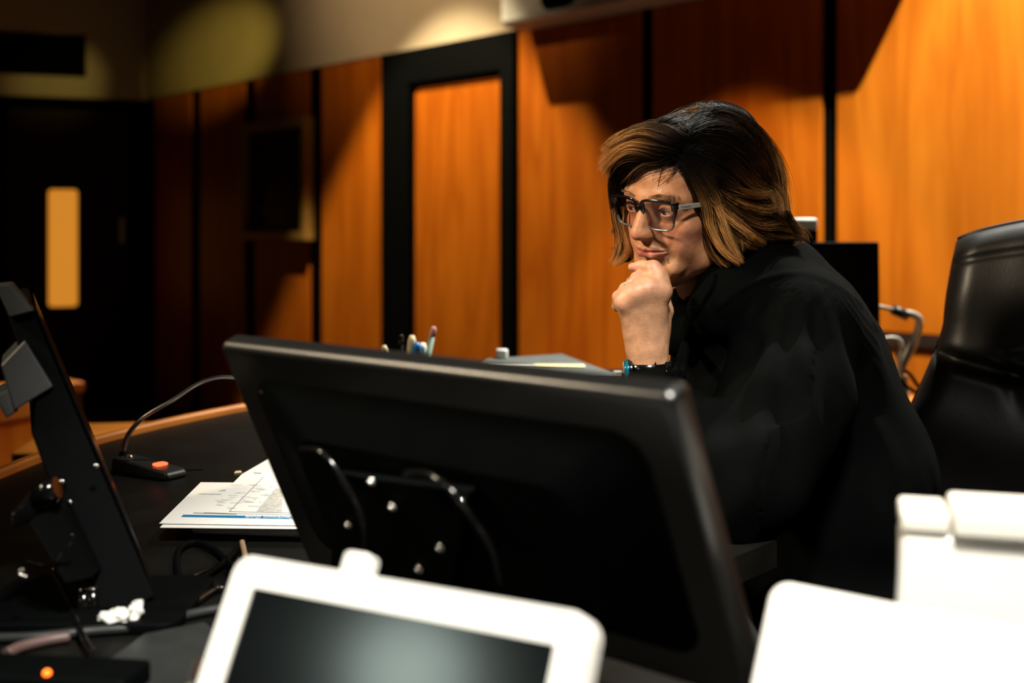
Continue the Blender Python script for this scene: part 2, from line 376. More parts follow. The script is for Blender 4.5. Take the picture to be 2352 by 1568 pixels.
for sx in (-1, 1):
    for sy in (-1, 1):
        bm = bmesh.new(); tube(bm, [(c.x+sx*.12, c.y+sy*.15, c.z-.012), (c.x+sx*.12, c.y+sy*.15, ZF)], .015, 8, 0); mesh('leg', bm, M['darkwood'], ct)
# ------------------------------------------------------------------ the bench (black top, orange lip)
ZD = .75
desk = thing('judge_desk', 'large black-topped curved bench desk with an orange wood edge', 'desk', (-.2, 1.6, 0))
edge = cr([(-.84, .25, 0), (-.83, 1.2, 0), (-.815, 1.81, 0), (-.765, 2.10, 0), (-.60, 2.46, 0), (-.30, 2.86, 0), (.10, 3.16, 0)], 8)
top_out = [Vector((p.x, p.y, 0)) for p in edge]+[Vector((.55, 3.30, 0)), Vector((.62, 2.75, 0)), Vector((.22, 2.35, 0)), Vector((.14, 1.95, 0)), Vector((.16, 1.72, 0)), Vector((.33, 1.56, 0)), Vector((.34, 1.46, 0)), Vector((.25, 1.36, 0)), Vector((.24, 1.05, 0)), Vector((.34, 1.0, 0)), Vector((1.5, .98, 0)), Vector((1.5, .25, 0))]
bm = bmesh.new(); prism(bm, [p+Vector((0, 0, ZD-.035)) for p in top_out], (0, 0, .035)); mesh('desk_top', bm, M['desk'], desk)
bm = bmesh.new()
prev = None
for i, p in enumerate(edge):
    t = (edge[min(i+1, len(edge)-1)]-edge[max(i-1, 0)]).normalized(); n = Vector((-t.y, t.x, 0))
    q = [bm.verts.new(p+n*o+Vector((0, 0, z))) for o, z in ((.0, ZD-.04), (.0, ZD+.010), (.004, ZD+.014), (.016, ZD+.014), (.02, ZD+.010), (.02, ZD-.04))]
    if prev:
        for j in range(6): bm.faces.new((prev[j], prev[(j+1) % 6], q[(j+1) % 6], q[j]))
    else: bm.faces.new(q)
    prev = q
bm.faces.new(prev[::-1]); mesh('edge_trim', bm, M['trimwood'], desk)
bm = bmesh.new(); prism(bm, [p+Vector((.015 if k < len(edge) else 0, 0, ZF)) for k, p in enumerate([Vector((-.84, -1.39, 0))]+[Vector((p.x, p.y, 0)) for p in edge]+[Vector((.55, 3.75, 0)), Vector((1.0, 4.0, 0)), Vector((2.6, 3.0, 0)), Vector((2.6, -1.39, 0))])], (0, 0, -ZF))
struct('floor_raised', bm, M['carpet'], 'raised platform under the bench')
bm = bmesh.new(); inset = [Vector((p.x+.05 if k < len(edge) else p.x-.0, p.y-.03, .04)) for k, p in enumerate(top_out)]
for i in range(len(edge)-1):
    a, b = inset[i], inset[i+1]; prism(bm, [a, b, b+Vector((.02, -.02, 0)), a+Vector((.02, -.02, 0))], (0, 0, ZD-.08))
mesh('front_board', bm, M['deskbody'], desk)
bm = bmesh.new(); box(bm, (1.4, .75, .37), (.02, 0, 0), (0, .4, 0), (0, 0, .345)); mesh('leg_panel', bm, M['deskbody'], desk)
def on(px, py, z=ZD):
    """point at height z seen at this pixel"""
    return W(px, py, (CZ-z)*FP/(py-523))

def slab(name, m, parent, pts, z0, z1, bevel=.0, **k):
    bm = bmesh.new(); prism(bm, [Vector((p[0], p[1], z0)) for p in pts], (0, 0, z1-z0)); return mesh(name, bm, m, parent, bevel=bevel, **k)

# ---- big monitor seen from behind
mn = thing('desktop_monitor', 'large black monitor seen from behind in the middle foreground, leaning back', 'monitor', (-.02, 1.08, ZD))
P1 = W(497, 789, .115*FP/266); P2 = W(1542, 911, .115*FP/388)
P2.z = P1.z = CZ-.115
ex = (P2-P1).normalized(); nh = Vector((-ex.y, ex.x, 0)).normalized(); be = math.radians(25)
ed = (nh*math.sin(be)+Vector((0, 0, -math.cos(be)))).normalized(); en = ex.cross(ed).normalized()
if en.y > 0: en = -en            # en points to the camera: back of the monitor
wM = (P2-P1).length; hM = .275
def mp(x, y, o=0.): return P1+ex*x+ed*y+en*o
bm = bmesh.new(); prism(bm, [mp(wM/2+x, hM/2+y, -.026) for x, y in rrect(wM, hM, .010)], en*.026); mesh('casing', bm, M['casing'], mn, bevel=.008, seg=4)
bm = bmesh.new(); prism(bm, [mp(wM/2+x, hM/2+y, -.0275) for x, y in rrect(wM-.03, hM-.03, .004)], en*.0015); mesh('screen', bm, M['screen'], mn)
bm = bmesh.new()
lo = [mp(wM/2+x, hM/2+y, .0) for x, y in rrect(wM-.07, hM-.07, .03)]; hi = [mp(wM/2+x, hM/2+y+.01, .022) for x, y in rrect(wM-.20, hM-.14, .03)]
A = [bm.verts.new(p) for p in lo]; B = [bm.verts.new(p) for p in hi]; bm.faces.new(B); n = len(A)
for i in range(n): bm.faces.new((A[i], A[(i+1) % n], B[(i+1) % n], B[i]))
mesh('rear_bulge', bm, M['plastic'], mn)
bm = bmesh.new(); tube(bm, [mp(.045, .050, .001), mp(.09, .050, .001), mp(.12, .052, .0)], .0016, 6, 2); mesh('casing_groove', bm, M['plasticg'], mn)
def onm(px, py, o=.0):
    """point on the monitor's back plane seen at this pixel"""
    d = Vector(((px-1176)/FP, 1, (523-py)/FP)); c = Vector((0, 0, CZ)); p0 = P1+en*o
    return c+d*((p0-c).dot(en)/d.dot(en))
for px, py, r in ((857, 1102, .0042), (905, 1160, .0045), (804, 1202, .0038), (1063, 1148, .0045), (1015, 1254, .0045), (966, 1303, .0045)):
    c = onm(px, py, .0306); bm = bmesh.new(); disc_cyl(bm, c, en, r, .003, r*.9, 18); ball(bm, c+en*.003, r*.85, r*.85, r*.6, seg=14)
    mesh('screw', bm, M['chrome'], mn)
sp = on(1010, 1470); c0 = onm(930, 1215, .022)
bm = bmesh.new(); q = [onm(x, y, .0225) for x, y in ((790, 1075), (1095, 1115), (1050, 1340), (770, 1290))]; prism(bm, q, en*.008); mesh('mount_plate', bm, M['plastic'], mn, bevel=.002)
base = Vector((c0.x+.05, c0.y+.14, ZD))
bm = bmesh.new(); prism(bm, [base+Vector((x, y, .0)) for x, y in rrect(.26, .20, .03)], (0, 0, .012)); mesh('stand_base', bm, M['plastic'], mn, bevel=.003)
bm = bmesh.new(); box(bm, base+Vector((0, -.0, .07)), ex*.035, nh*.012, Vector((0, 0, .068))); mesh('stand_column', bm, M['plastic'], mn, bevel=.003)
def cable(label, pts, r, m='gloss', name='cable', cat='cable', grp=None):
    bm = bmesh.new(); tube(bm, pts, r, 10, 8); return tag(mesh(name, bm, M[m]), label, cat, grp)
cable('black cable looping down the middle of the monitor back', [onm(690, 1030, .035), onm(740, 1040, .04), onm(790, 1105, .045), onm(828, 1180, .05), onm(838, 1240, .05), onm(838, 1330, .045), onm(860, 1420, .04)], .0026)
cable('black cable curving across the right half of the monitor back', [onm(930, 1085, .035), onm(985, 1090, .04), onm(1040, 1130, .045), onm(1090, 1200, .045), onm(1130, 1262, .04), onm(1150, 1340, .035)], .0028)

# ---- second monitor, seen edge-on at the left
m2 = thing('side_monitor', 'black monitor seen edge-on at the left, leaning steeply over its stand', 'monitor', (-.44, 1.25, ZD))
T = W(42, 700, 1.25); Bt = W(292, 1400, 1.17); Bt.z = max(Bt.z, ZD+.004)
ld = (Bt-T).normalized(); ray = Vector((T.x, T.y, 0)).normalized(); nn = ld.cross(ray).normalized()
if nn.x < 0: nn = -nn
def sp2(l, t, d=0.): return T+ld*l+nn*t+ray*d
L2 = (Bt-T).length
bm = bmesh.new(); prism(bm, [sp2(0, -.013), sp2(0, .012), sp2(L2, .030), sp2(L2, -.028), sp2(L2*.4, -.030), sp2(L2*.3, -.016)], ray*.34); mesh('casing', bm, M['plastic'], m2, bevel=.003)
bm = bmesh.new(); prism(bm, [sp2(.01, .0145), sp2(.01, .0165), sp2(L2-.02, .0325), sp2(L2-.02, .0305)], ray*.32); mesh('screen', bm, M['screen'], m2)
bm = bmesh.new(); prism(bm, [sp2(-.030, -.015, -.012), sp2(-.026, .002, -.012), sp2(.012, .014, -.012), sp2(.010, -.012, -.012)], ray*.06); mesh('top_clip', bm, M['plasticg'], m2, bevel=.002)
bm = bmesh.new(); prism(bm, [sp2(.058, -.036, -.008), sp2(.040, -.005, -.008), sp2(.100, .006, -.008), sp2(.110, -.038, -.008)], ray*.10); mesh('hinge_block', bm, M['plasticg'], m2, bevel=.002)
bm = bmesh.new(); prism(bm, [sp2(.088, -.052, -.004), sp2(.086, -.034, -.004), sp2(.112, -.034, -.004), sp2(.116, -.048, -.004)], ray*.08); mesh('hinge_latch', bm, M['plasticg'], m2, bevel=.002)
for px, py in ((142, 1106), (160, 1153), (220, 1070)):
    bm = bmesh.new(); c = W(px, py, 1.185); ball(bm, c, .0032, .002, .0026, seg=12); mesh('screw', bm, M['chrome'], m2)
# glossy arm bracket at its left
bm = bmesh.new(); a = W(20, 1175, 1.12); b = W(128, 1128, 1.17); d = (b-a)
prism(bm, [a, b, b+Vector((0, .05, .012)), a+Vector((0, .05, .012))], (0, 0, -.022)); mesh('arm', bm, M['gloss'], m2, bevel=.006, seg=3)
bm = bmesh.new(); c = W(92, 1142, 1.15); tube(bm, [c+Vector((-.004, 0, .002)), c+Vector((.018, .0, .010))], .011, 16, 0); mesh('arm_knob', bm, M['gloss'], m2)
bm = bmesh.new(); prism(bm, [W(60, 1195, 1.13), W(130, 1165, 1.16), W(215, 1330, 1.15), W(150, 1345, 1.12)], (0, .05, 0)); mesh('arm_strut', bm, M['plastic'], m2, bevel=.004)
bm = bmesh.new(); c = on(190, 1420); prism(bm, [Vector((c.x+x, c.y+y+.03, ZD)) for x, y in rrect(.22, .16, .02)], (0, 0, .012)); mesh('stand_base', bm, M['plastic'], m2, bevel=.003)

# ---- microphone on its wedge base
mc = thing('gooseneck_microphone', 'black gooseneck microphone with a red lit button, on the desk left of the papers', 'microphone', on(340, 1098))
fr = on(408, 1100); bk = on(278, 1078); fr.z = bk.z = ZD
dx = (fr-bk).normalized(); dn = Vector((-dx.y, dx.x, 0)); Lm = (fr-bk).length
bm = bmesh.new(); prof = [(0, 0), (Lm, 0), (Lm, .009), (Lm-.008, .014), (.008, .024), (0, .021)]
prism(bm, [bk+dx*x-dn*.021+Vector((0, 0, z)) for x, z in prof], dn*.042); mesh('microphone_base', bm, M['plasticg'], mc, bevel=.005, seg=3)
sl = Vector((dx.x*(Lm-.02), dx.y*(Lm-.02), -.010)).normalized(); sn = dn.cross(sl)*-1
if sn.z < 0: sn = -sn
bc = bk+dx*(Lm*.70)+Vector((0, 0, .0180))+sn*.0004
bm = bmesh.new(); ring_prism(bm, rrect(.016, .024, .006), rrect(.0060, .014, .002), lambda x, y: bc+sl*x+dn*y, sn*.0022); mesh('lit_button', bm, M['redled'], mc)
bm = bmesh.new(); ball(bm, bk+dx*.020+Vector((0, 0, .023)), .006, .006, .004, seg=14); mesh('base_screw', bm, M['chrome'], mc)
gD = on(282, 1078).y
bm = bmesh.new(); tube(bm, [W(283, 1060, gD), W(284, 1030, gD), W(298, 992, gD), W(335, 955, gD), W(395, 920, gD+.01), W(450, 884, gD+.03), W(500, 867, gD+.04), W(545, 868, gD+.05)], [.0048, .0042, .0036, .0034, .0034], 12, 8); mesh('gooseneck', bm, M['steel'], mc)
bm = bmesh.new(); tube(bm, [W(283, 1072, gD), W(283, 1035, gD)], [.009, .006], 12, 0); mesh('neck_socket', bm, M['plastic'], mc)
bm = bmesh.new(); tube(bm, [W(543, 868, gD+.05), W(600, 880, gD+.06)], [.006, .007], 12, 0); mesh('microphone_capsule', bm, M['plastic'], mc)

# ---- papers over a slab and a folder
def quad(a, b, c, d, z): return [on(*a, z), on(*b, z), on(*c, z), on(*d, z)]
z0 = ZD
tb = slab('notebook', M['creamg'], None, quad((440, 1226), (705, 1236), (720, 1160), (500, 1150), z0), z0, z0+.009, bevel=.003); tag(tb, 'thin pale closed notebook lying flat, lowest under the papers', 'notebook')
tb = slab('document_folder', M['folder'], None, quad((436, 1212), (700, 1215), (720, 1140), (490, 1130), z0+.009), z0+.009, z0+.020, bevel=.003); tag(tb, 'dark grey folder between the pale notebook and the papers', 'folder')
zp = z0+.0204
c4 = quad((370, 1206), (760, 1210), (742, 1112), (462, 1107), zp+.002)
for k in range(2):
    o = slab('paper_sheet', M['paper'], None, [p+Vector((.004*k, -.004+.003*k, 0)) for p in c4], zp+.0018*k, zp+.0018*k+.0006)
    tag(o, ['lower white sheet whose edge shows under the courtroom guide'][0] if k == 0 else '', 'paper')
    gp = o
gz = zp+.0025
gd = thing('courtroom_guide', 'white printed courtroom guide page with a blue title band, lying on the desk', 'document', c4[0])
bpy.data.objects.remove(gp)
q = quad((366, 1201), (760, 1207), (742, 1110), (461, 1107), gz)
slab('page', M['paper'], gd, q, gz-.0005, gz)
gx = (q[1]-q[0]).normalized(); gy = Vector((-gx.y, gx.x, 0))
def gpt(px, py): return on(px, py, gz)
slab('title_band', M['blue'], gd, [gpt(416, 1187), gpt(760, 1193.5), gpt(756, 1187), gpt(421, 1182)], gz, gz+.0003)
tp = gpt(673, 1186.8)
text_mesh('title_text', 'Courtroom Guide', .0088, (tp.x+.003, tp.y+.0012, gz+.0004), -gx, -gy, M['paper'], gd, .0001, sy=1.75)
slab('printed_line', M['ink'], gd, [gpt(443, 1178.5), gpt(544, 1182), gpt(543, 1180.6), gpt(445, 1177)], gz, gz+.0002)
slab('printed_line', M['greyprint'], gd, [gpt(455, 1135), gpt(512, 1136.5), gpt(514, 1134.5), gpt(458, 1133)], gz, gz+.0002)
slab('printed_line', M['greyprint'], gd, [gpt(500, 1128), gpt(522, 1128), gpt(524, 1124), gpt(508, 1124)], gz, gz+.0002)
fd = thing('printed_form', 'white and grey printed form lying askew on top of the courtroom guide', 'document', gpt(560, 1120))
fz = gz+.0012
def fpt(px, py): return on(px, py, fz)
slab('page', M['paper'], fd, [fpt(468, 1176), fpt(760, 1183), fpt(660, 1040), fpt(640, 1040), fpt(556, 1088)], fz-.0005, fz)
slab('shaded_column', M['greyprint'], fd, [fpt(588, 1175), fpt(648, 1177), fpt(650, 1126), fpt(634, 1120)], fz, fz+.0002)
slab('ruled_line', M['ink'], fd, [fpt(526, 1174), fpt(528, 1174), fpt(605, 1096), fpt(604, 1095.5)], fz, fz+.0002)
slab('ruled_line', M['ink'], fd, [fpt(526, 1175), fpt(680, 1179), fpt(680, 1178), fpt(527, 1174)], fz, fz+.0002)
slab('ruled_line', M['ink'], fd, [fpt(584, 1087), fpt(600, 1088), fpt(600, 1086), fpt(582, 1085)], fz, fz+.0002)
bm = bmesh.new(); rr = random.Random(3)
for k in range(46):
    x = rr.uniform(500, 640); y = rr.uniform(1112, 1168); a = fpt(x, y)
    if 470+(1176-y)*.78+14 > x or x > 690-(1176-y)*.2: continue
    l = rr.uniform(.002, .009); box(bm, a+Vector((0, 0, .0002)), gx*l, gy*.0007, (0, 0, .0001))
mesh('printed_text', bm, mat('faint_ink', (.45, .45, .44), .8), fd)
ft = slab('paper_scrap', M['paper'], None, quad((430, 1117), (470, 1116), (500, 1106), (540, 1104), zp-.004)[:4], ZD, ZD+.001); tag(ft, 'ragged pale scrap of paper sticking out behind the courtroom guide', 'paper')
ft = slab('gum_wrapper', M['cream'], None, quad((538, 1092), (556, 1090), (553, 1086), (541, 1087), ZD), ZD, ZD+.004); tag(ft, 'tiny tan scrap left of the top corner of the printed form', 'scrap')

# ---- loose cables, keyboard edge, tissue, led box at the bottom left
G = 'cables lying on the desk at bottom left'
def dc(pts, lift=.006): return [on(x, y, ZD+lift+(z if len(p) > 2 else 0)) for p in pts for x, y, z in [(*p, 0)[:3] if len(p) < 3 else p]]
cable('black cable making a loop on the desk in front of the notebook', dc([(560, 1245), (530, 1278), (490, 1310), (430, 1345), (408, 1310), (412, 1262), (450, 1246), (500, 1268), (540, 1310), (580, 1350)]), .0042, 'plastic')
cable('short brown-tipped cable end standing by the loop, before the notebook', dc([(556, 1244, .01), (560, 1262, .006), (566, 1290, 0)]), .0034, 'tan')
cable('black cable running right to behind the white display corner', dc([(545, 1352), (500, 1352), (455, 1378), (420, 1402), (380, 1425), (300, 1440)]), .004, 'gloss')
cable('shiny black cable crossing the bottom left from the side monitor base', dc([(120, 1310), (140, 1350), (165, 1400), (178, 1432), (195, 1470), (215, 1498)], .012), .003, 'gloss')
cable('thin shiny cable lying level below the side monitor', dc([(345, 1372), (380, 1380), (430, 1388)]), .0036, 'gloss')
cable('short shiny cable at the left frame edge, above the long flat cable', dc([(14, 1409), (60, 1402), (115, 1398)]), .0034, 'gloss')
cable('long flat dark cable running across the bottom left under the tissue', dc([(-20, 1465), (80, 1462), (200, 1450), (330, 1438), (440, 1410), (520, 1395)]), .0048, 'plasticg')
cable('brown cable end at the bottom left corner', dc([(14, 1502), (50, 1485), (110, 1470), (160, 1462)]), .0055, 'brownc')
cable('thin cable hanging in an arc beside the side monitor arm', [W(168, 1226, 1.12), W(160, 1245, 1.12), W(140, 1265, 1.12), W(124, 1290, 1.12), W(100, 1300, 1.13), W(60, 1290, 1.15)], .002, 'gloss')
cable('small hooked wire at the left under the side monitor arm', [W(62, 1325, 1.1), W(45, 1318, 1.1), W(46, 1310, 1.1), W(55, 1308, 1.1)], .0018, 'steel')
cable('thick black cable lying in a wave right of the side monitor foot', dc([(330, 1375), (370, 1372), (400, 1360), (430, 1330), (520, 1290)], .004), .003, 'gloss')
for px, py, lb in ((192, 1402, 'upright shiny plug beside the side monitor base, left of its twin'), (214, 1398, 'upright shiny plug beside the side monitor base, right of its twin')):
    p = on(px, py+22); bm = bmesh.new(); tube(bm, [p, p+Vector((0, 0, .028))], .006, 14, 0); ball(bm, p+Vector((0, 0, .028)), .0062, seg=12)
    tag(mesh('cable_plug', bm, M['gloss']), lb, 'plug')
# crumpled tissue
bm = bmesh.new(); bmesh.ops.create_icosphere(bm, subdivisions=4, radius=1)
from mathutils import noise
tc = on(272, 1447)
for v in bm.verts:
    n_ = noise.noise(v.co*2.2)*.5+noise.noise(v.co*6)*.2
    v.co = Vector((tc.x+v.co.x*.020*(1+n_)+.004*v.co.z, tc.y+v.co.y*.012*(1+n_), ZD+.012+max(-.012, v.co.z*.009*(1+n_)+(.012*math.exp(-((v.co.x-.75)/.2)**2) if v.co.z > 0 else 0))))
tag(mesh('crumpled_tissue', bm, M['tissue'], None, True), 'crumpled white tissue on the cables at the bottom left', 'tissue')
bm = bmesh.new(); q = quad((170, 1568), (245, 1520), (480, 1440), (520, 1475), ZD); q = [on(150, 1600), on(330, 1468), on(470, 1440), on(520, 1480), on(420, 1700)]
prism(bm, [Vector((p.x, p.y, ZD)) for p in q], (0, 0, .006)); tag(mesh('desk_pad', bm, M['plasticg'], None, bevel=.002), 'dark grey flat pad lying at the bottom left, beside the white display', 'desk pad')
lb = thing('power_strip', 'black power strip with a small glowing orange light at the bottom left', 'power strip', on(110, 1575))
bm = bmesh.new(); c = on(100, 1590); box(bm, (c.x, c.y, ZD+.012), (.085, -.01, 0), (.004, .026, 0), (0, 0, .012)); mesh('strip_body', bm, M['plastic'], lb, bevel=.005)
bm = bmesh.new(); cD = c.y-.01; p = on(108, 1545, ZD+.0255); ball(bm, p, .0035, .0035, .003, seg=14); mesh('pilot_light', bm, M['orangeled'], lb)

# ---- pens in a cup beyond the monitor, item on the far desk
cupc = on(930, 985); cD = cupc.y
cp = thing('pen_cup', 'dark pen cup beyond the monitor top, holding pens', 'pen cup', (cupc.x, cD, ZD))
bm = bmesh.new()
n = 28; R = .042; hC = .105
rings = []
for r_, z_ in ((R*.92, 0), (R, hC), (R-.004, hC), (R*.9-.004, .006)):
    rings.append([bm.verts.new((cupc.x+r_*math.cos(2*math.pi*k/n), cD+r_*math.sin(2*math.pi*k/n), ZD+z_)) for k in range(n)])
for a, b in zip(rings, rings[1:]):
    for k in range(n): bm.faces.new((a[k], a[(k+1) % n], b[(k+1) % n], b[k]))
bm.faces.new(rings[0][::-1]); bm.faces.new(rings[-1]); mesh('cup', bm, M['plastic'], cp, True)
def pen(name, px, py, bx, r, m, tipm, label, cat='pen', cap=.02, dd=0.):
    top = W(px, py, cD+dd); bot = Vector((cupc.x+bx, cD+dd*.4, ZD+.008)); d = (top-bot).normalized()
    t = thing(name, label, cat, bot)
    bm = bmesh.new(); tube(bm, [bot, top-d*cap], r, 12, 0); mesh('barrel', bm, M[m], t, True)
    bm = bmesh.new(); tube(bm, [top-d*cap, top-d*cap*.2, top], [r*1.05, r*1.0, r*.55], 12, 0); mesh('tip' if cat == 'pencil' else 'cap', bm, M[tipm], t, True)
pen('pencil', 997, 750, .018, .0058, 'greenp', 'pink', 'tall pale green pencil with a pink eraser, topmost over the monitor', 'pencil', .02)
pen('marker_pen', 882, 793, -.020, .0065, 'cream', 'cream', 'leaning cream marker at the left of the pen group', cap=.04)
pen('ballpoint_pen', 922, 768, -.008, .0045, 'plastic', 'gloss', 'dark slim pen in the middle left of the pen group', dd=.02)
pen('highlighter', 947, 770, .000, .0085, 'cream', 'cream', 'thick cream highlighter left of the blue capped pen', cap=.05, dd=.01)
pen('blue_pen', 958, 786, .006, .008, 'white', 'bluec', 'pen with a blue cap between the cream highlighter and the white marker', cap=.035, dd=-.012)
pen('white_marker', 972, 787, .013, .0085, 'bluec', 'white', 'short thick white capped marker left of the green pencil', cap=.045, dd=.008)
bd = thing('binder', 'dark grey ring binder lying flat beyond the monitor, with cream papers on it', 'binder', (.1, 2.6, ZD))
zb_ = CZ-(829-523)*2.55/FP
q = [on(1092, 858, zb_), on(1440, 862, zb_), on(1296, 816, zb_), on(1128, 829, zb_)]
q = [W(1060, 868, 2.28), W(1432, 862, 2.30), W(1290, 817, 2.72), W(1120, 829, 2.62)]
q = [Vector((p.x, p.y, 0)) for p in q]
bm = bmesh.new(); prism(bm, [p+Vector((0, 0, ZD)) for p in q], (0, 0, .006)); prism(bm, [p+Vector((0, 0, .843)) for p in q], (0, 0, .006)); prism(bm, [q[0]+Vector((0, 0, ZD+.006)), q[3]+Vector((0, 0, ZD+.006)), q[3]+Vector((.006, 0, ZD+.006)), q[0]+Vector((.006, 0, ZD+.006))], (0, 0, .087))
mesh('cover', bm, M['folder'], bd)
bm = bmesh.new(); cc = sum(q, Vector())/4; prism(bm, [cc+(p-cc)*.93+Vector((0, 0, ZD+.0065)) for p in q], (0, 0, .086)); mesh('page_block', bm, M['deskbody'], bd)
zt_ = .849
for nm, px, py, wx, wy, hz, m, lb_, cat in (('stapled_note', 1285, 834, .055, .03, .003, 'cream', 'cream note lying on top of the dark grey binder', 'note'),
                                       ('envelope', 1185, 829, .07, .02, .002, 'creamg', 'faint grey envelope lying at the left end of the binder', 'envelope')):
    p = W(px, py, 2.46); bm = bmesh.new(); prism(bm, [Vector((p.x+x, p.y+y, zt_+.0004)) for x, y in rrect(wx*2, wy*2, .01)], (0, 0, hz)); tag(mesh(nm, bm, M[m]), lb_, cat)
p = W(1153, 815, 2.62); p.z = 0; bm = bmesh.new(); prism(bm, [Vector((p.x+x, p.y+y, zt_-.0)) for x, y in rrect(.028, .028, .012)], (0, 0, .022)); tag(mesh('white_stamp', bm, M['white'], bevel=.004), 'small white rounded stamp standing at the far edge of the binder', 'stamp')
p = W(1420, 842, 2.31); bm = bmesh.new(); prism(bm, [Vector((p.x+x, p.y+y+.01, zt_)) for x, y in rrect(.016, .016, .004)], (0, 0, .008)); tag(mesh('binder_clip', bm, M['creamg']), 'tiny pale clip on the right corner of the binder', 'clip')

# ---- white devices in the foreground
def white_display(name, label, TL, TR, drop, beta, H, screen, cam_px=None, bez=.021):
    a = W(TL[0], TL[1], drop*FP/(TL[1]-523)); b = W(TR[0], TR[1], drop*FP/(TR[1]-523)); b.z = a.z
    e = (b-a).normalized(); n_h = Vector((-e.y, e.x, 0)); bt_ = math.radians(beta)
    dn_ = (-n_h*math.sin(bt_)+Vector((0, 0, -math.cos(bt_)))).normalized(); no = e.cross(dn_).normalized()
    if no.y > 0: no = -no
    w_ = (b-a).length; t = thing(name, label, 'monitor', a+e*w_/2-Vector((0, 0, drop)))
    f = lambda x, y, o=0.: a+e*(w_/2+x)+dn_*(H/2-y)+no*o
    bm = bmesh.new(); prism(bm, [f(x, y, -.022) for x, y in rrect(w_, H, .014, 8)], no*.022); mesh('housing', bm, M['white'], t, bevel=.004, seg=3)
    if screen:
        bm = bmesh.new(); ring_prism(bm, rrect(w_, H, .014, 8), rrect(w_-2*bez, H-2*bez, .002, 8), lambda x, y: f(x, y, .0002), no*.003); mesh('bezel', bm, M['white'], t)
        bm = bmesh.new(); prism(bm, [f(x, y, .0004) for x, y in rrect(w_-2*bez, H-2*bez, .002, 8)], no*.001); mesh('screen', bm, M['screen'], t)
    else:
        bm = bmesh.new(); ring_prism(bm, rrect(w_-.03, H-.03, .01, 8), rrect(w_-.034, H-.034, .01, 8), lambda x, y: f(x, y, .0002), no*.0006); mesh('panel_seam', bm, M['white2'], t)
    if cam_px:
        s_ = (cam_px-TL[0])/(TR[0]-TL[0])*.97; c = a+e*w_*s_+dn_*-.004-no*.008
        bm = bmesh.new(); prism(bm, [c+e*x-dn_*y-no*.006 for x, y in rrect(.021, .022, .004)], no*.016); mesh('camera_knob', bm, M['white'], t, bevel=.002)
    bb = f(0, -H/2+.01, -.022); bm = bmesh.new(); prism(bm, [Vector((bb.x, bb.y+.03, ZD))+e*x+n_h*y for x, y in rrect(.14, .10, .02)], (0, 0, .008)); mesh('foot', bm, M['white2'], t, bevel=.002)
    bm = bmesh.new(); prism(bm, [Vector((bb.x, bb.y+.045, ZD+.008))-e*.02, Vector((bb.x, bb.y+.045, ZD+.008))+e*.02, f(.02, -H/2+.06, -.02), f(-.02, -H/2+.06, -.02)], n_h*.012); mesh('stand', bm, M['white2'], t)
    return t
white_display('white_display', 'white-framed display with a dark screen in the bottom foreground', (556, 1274), (1368, 1414), .24, 29, .176, True, 850)
white_display('white_terminal', 'plain white rounded panel at the bottom right, in front of the white box', (1772, 1328), (2440, 1462), .245, 29, .170, False)
wb = thing('white_box', 'white lidded box at the lower right edge, behind the white panel', 'box', (.42, .9, ZD))
a = W(2068, 1166, .2*FP/(1166-523)); a.z = CZ-.2
e = Vector((.96, -.28, 0)).normalized(); nb = Vector((.28, .96, 0)).normalized()
bm = bmesh.new(); av = a-Vector((.0, 0, 0)); Hb = a.z-ZD-.018
lean = -nb*.0-e*.012
bm = bmesh.new(); lo = [Vector((p.x, p.y, ZD)) for p in (av+lean, av+e*.34+lean, av+e*.34+nb*.05, av+nb*.05)]; hi = [Vector((p.x, p.y, ZD+Hb)) for p in (av, av+e*.34, av+e*.34+nb*.05, av+nb*.05)]
A = [bm.verts.new(p) for p in lo]; B = [bm.verts.new(p) for p in hi]; bm.faces.new(A[::-1]); bm.faces.new(B)
for i in range(4): bm.faces.new((A[i], A[(i+1) % 4], B[(i+1) % 4], B[i]))
mesh('body', bm, M['white'], wb, bevel=.006, seg=3)
bm = bmesh.new(); p0 = Vector((av.x, av.y, ZD+Hb)); prism(bm, [p0-nb*.002, p0+e*.0335-nb*.002, p0+e*.0335+nb*.052, p0+nb*.052], (0, 0, .016)); mesh('end_cap', bm, M['white2'], wb, bevel=.004)
bm = bmesh.new(); prism(bm, [p0+e*.035-nb*.006, p0+e*.345-nb*.006, p0+e*.345+nb*.054, p0+e*.035+nb*.054], (0, 0, .021)); mesh('lid', bm, M['white2'], wb, bevel=.004)
bm = bmesh.new(); a_ = on(440, 1568, ZD+.01); tube(bm, [on(430, 1600, ZD+.012), on(455, 1520, ZD+.012)], .0045, 12, 0); tag(mesh('silver_pen', bm, M['steel'], None, True), 'silver pen lying on the desk beside the lower left of the white display', 'pen')

# ---- things behind the person
cred = thing('credenza', 'orange wooden credenza behind the leather chair, under clutter', 'credenza', (1.0, 3.2, 0))
bm = bmesh.new(); box(bm, (1.15, 3.25, .62), U*.62, NW*.22, (0, 0, .015)); mesh('worktop', bm, M['trimwood'], cred, bevel=.004)
bm = bmesh.new(); box(bm, (1.15, 3.25, .31), U*.60, NW*.20, (0, 0, .295)); mesh('cabinet_body', bm, M['deskbody'], cred)
rm = thing('rear_monitor', 'black flat monitor standing behind the seated person', 'monitor', (.85, 2.9, .6))
Dm = 2.85; a = W(1775, 556, Dm); b = W(2020, 557, Dm+.02); b.z = a.z; e = (b-a).normalized(); n_ = Vector((-e.y, e.x, 0))
bm = bmesh.new(); prism(bm, [a, b, b-Vector((0, 0, .34))+e*.004, a-Vector((0, 0, .34))], n_*.035); mesh('casing', bm, M['plastic'], rm, bevel=.004)
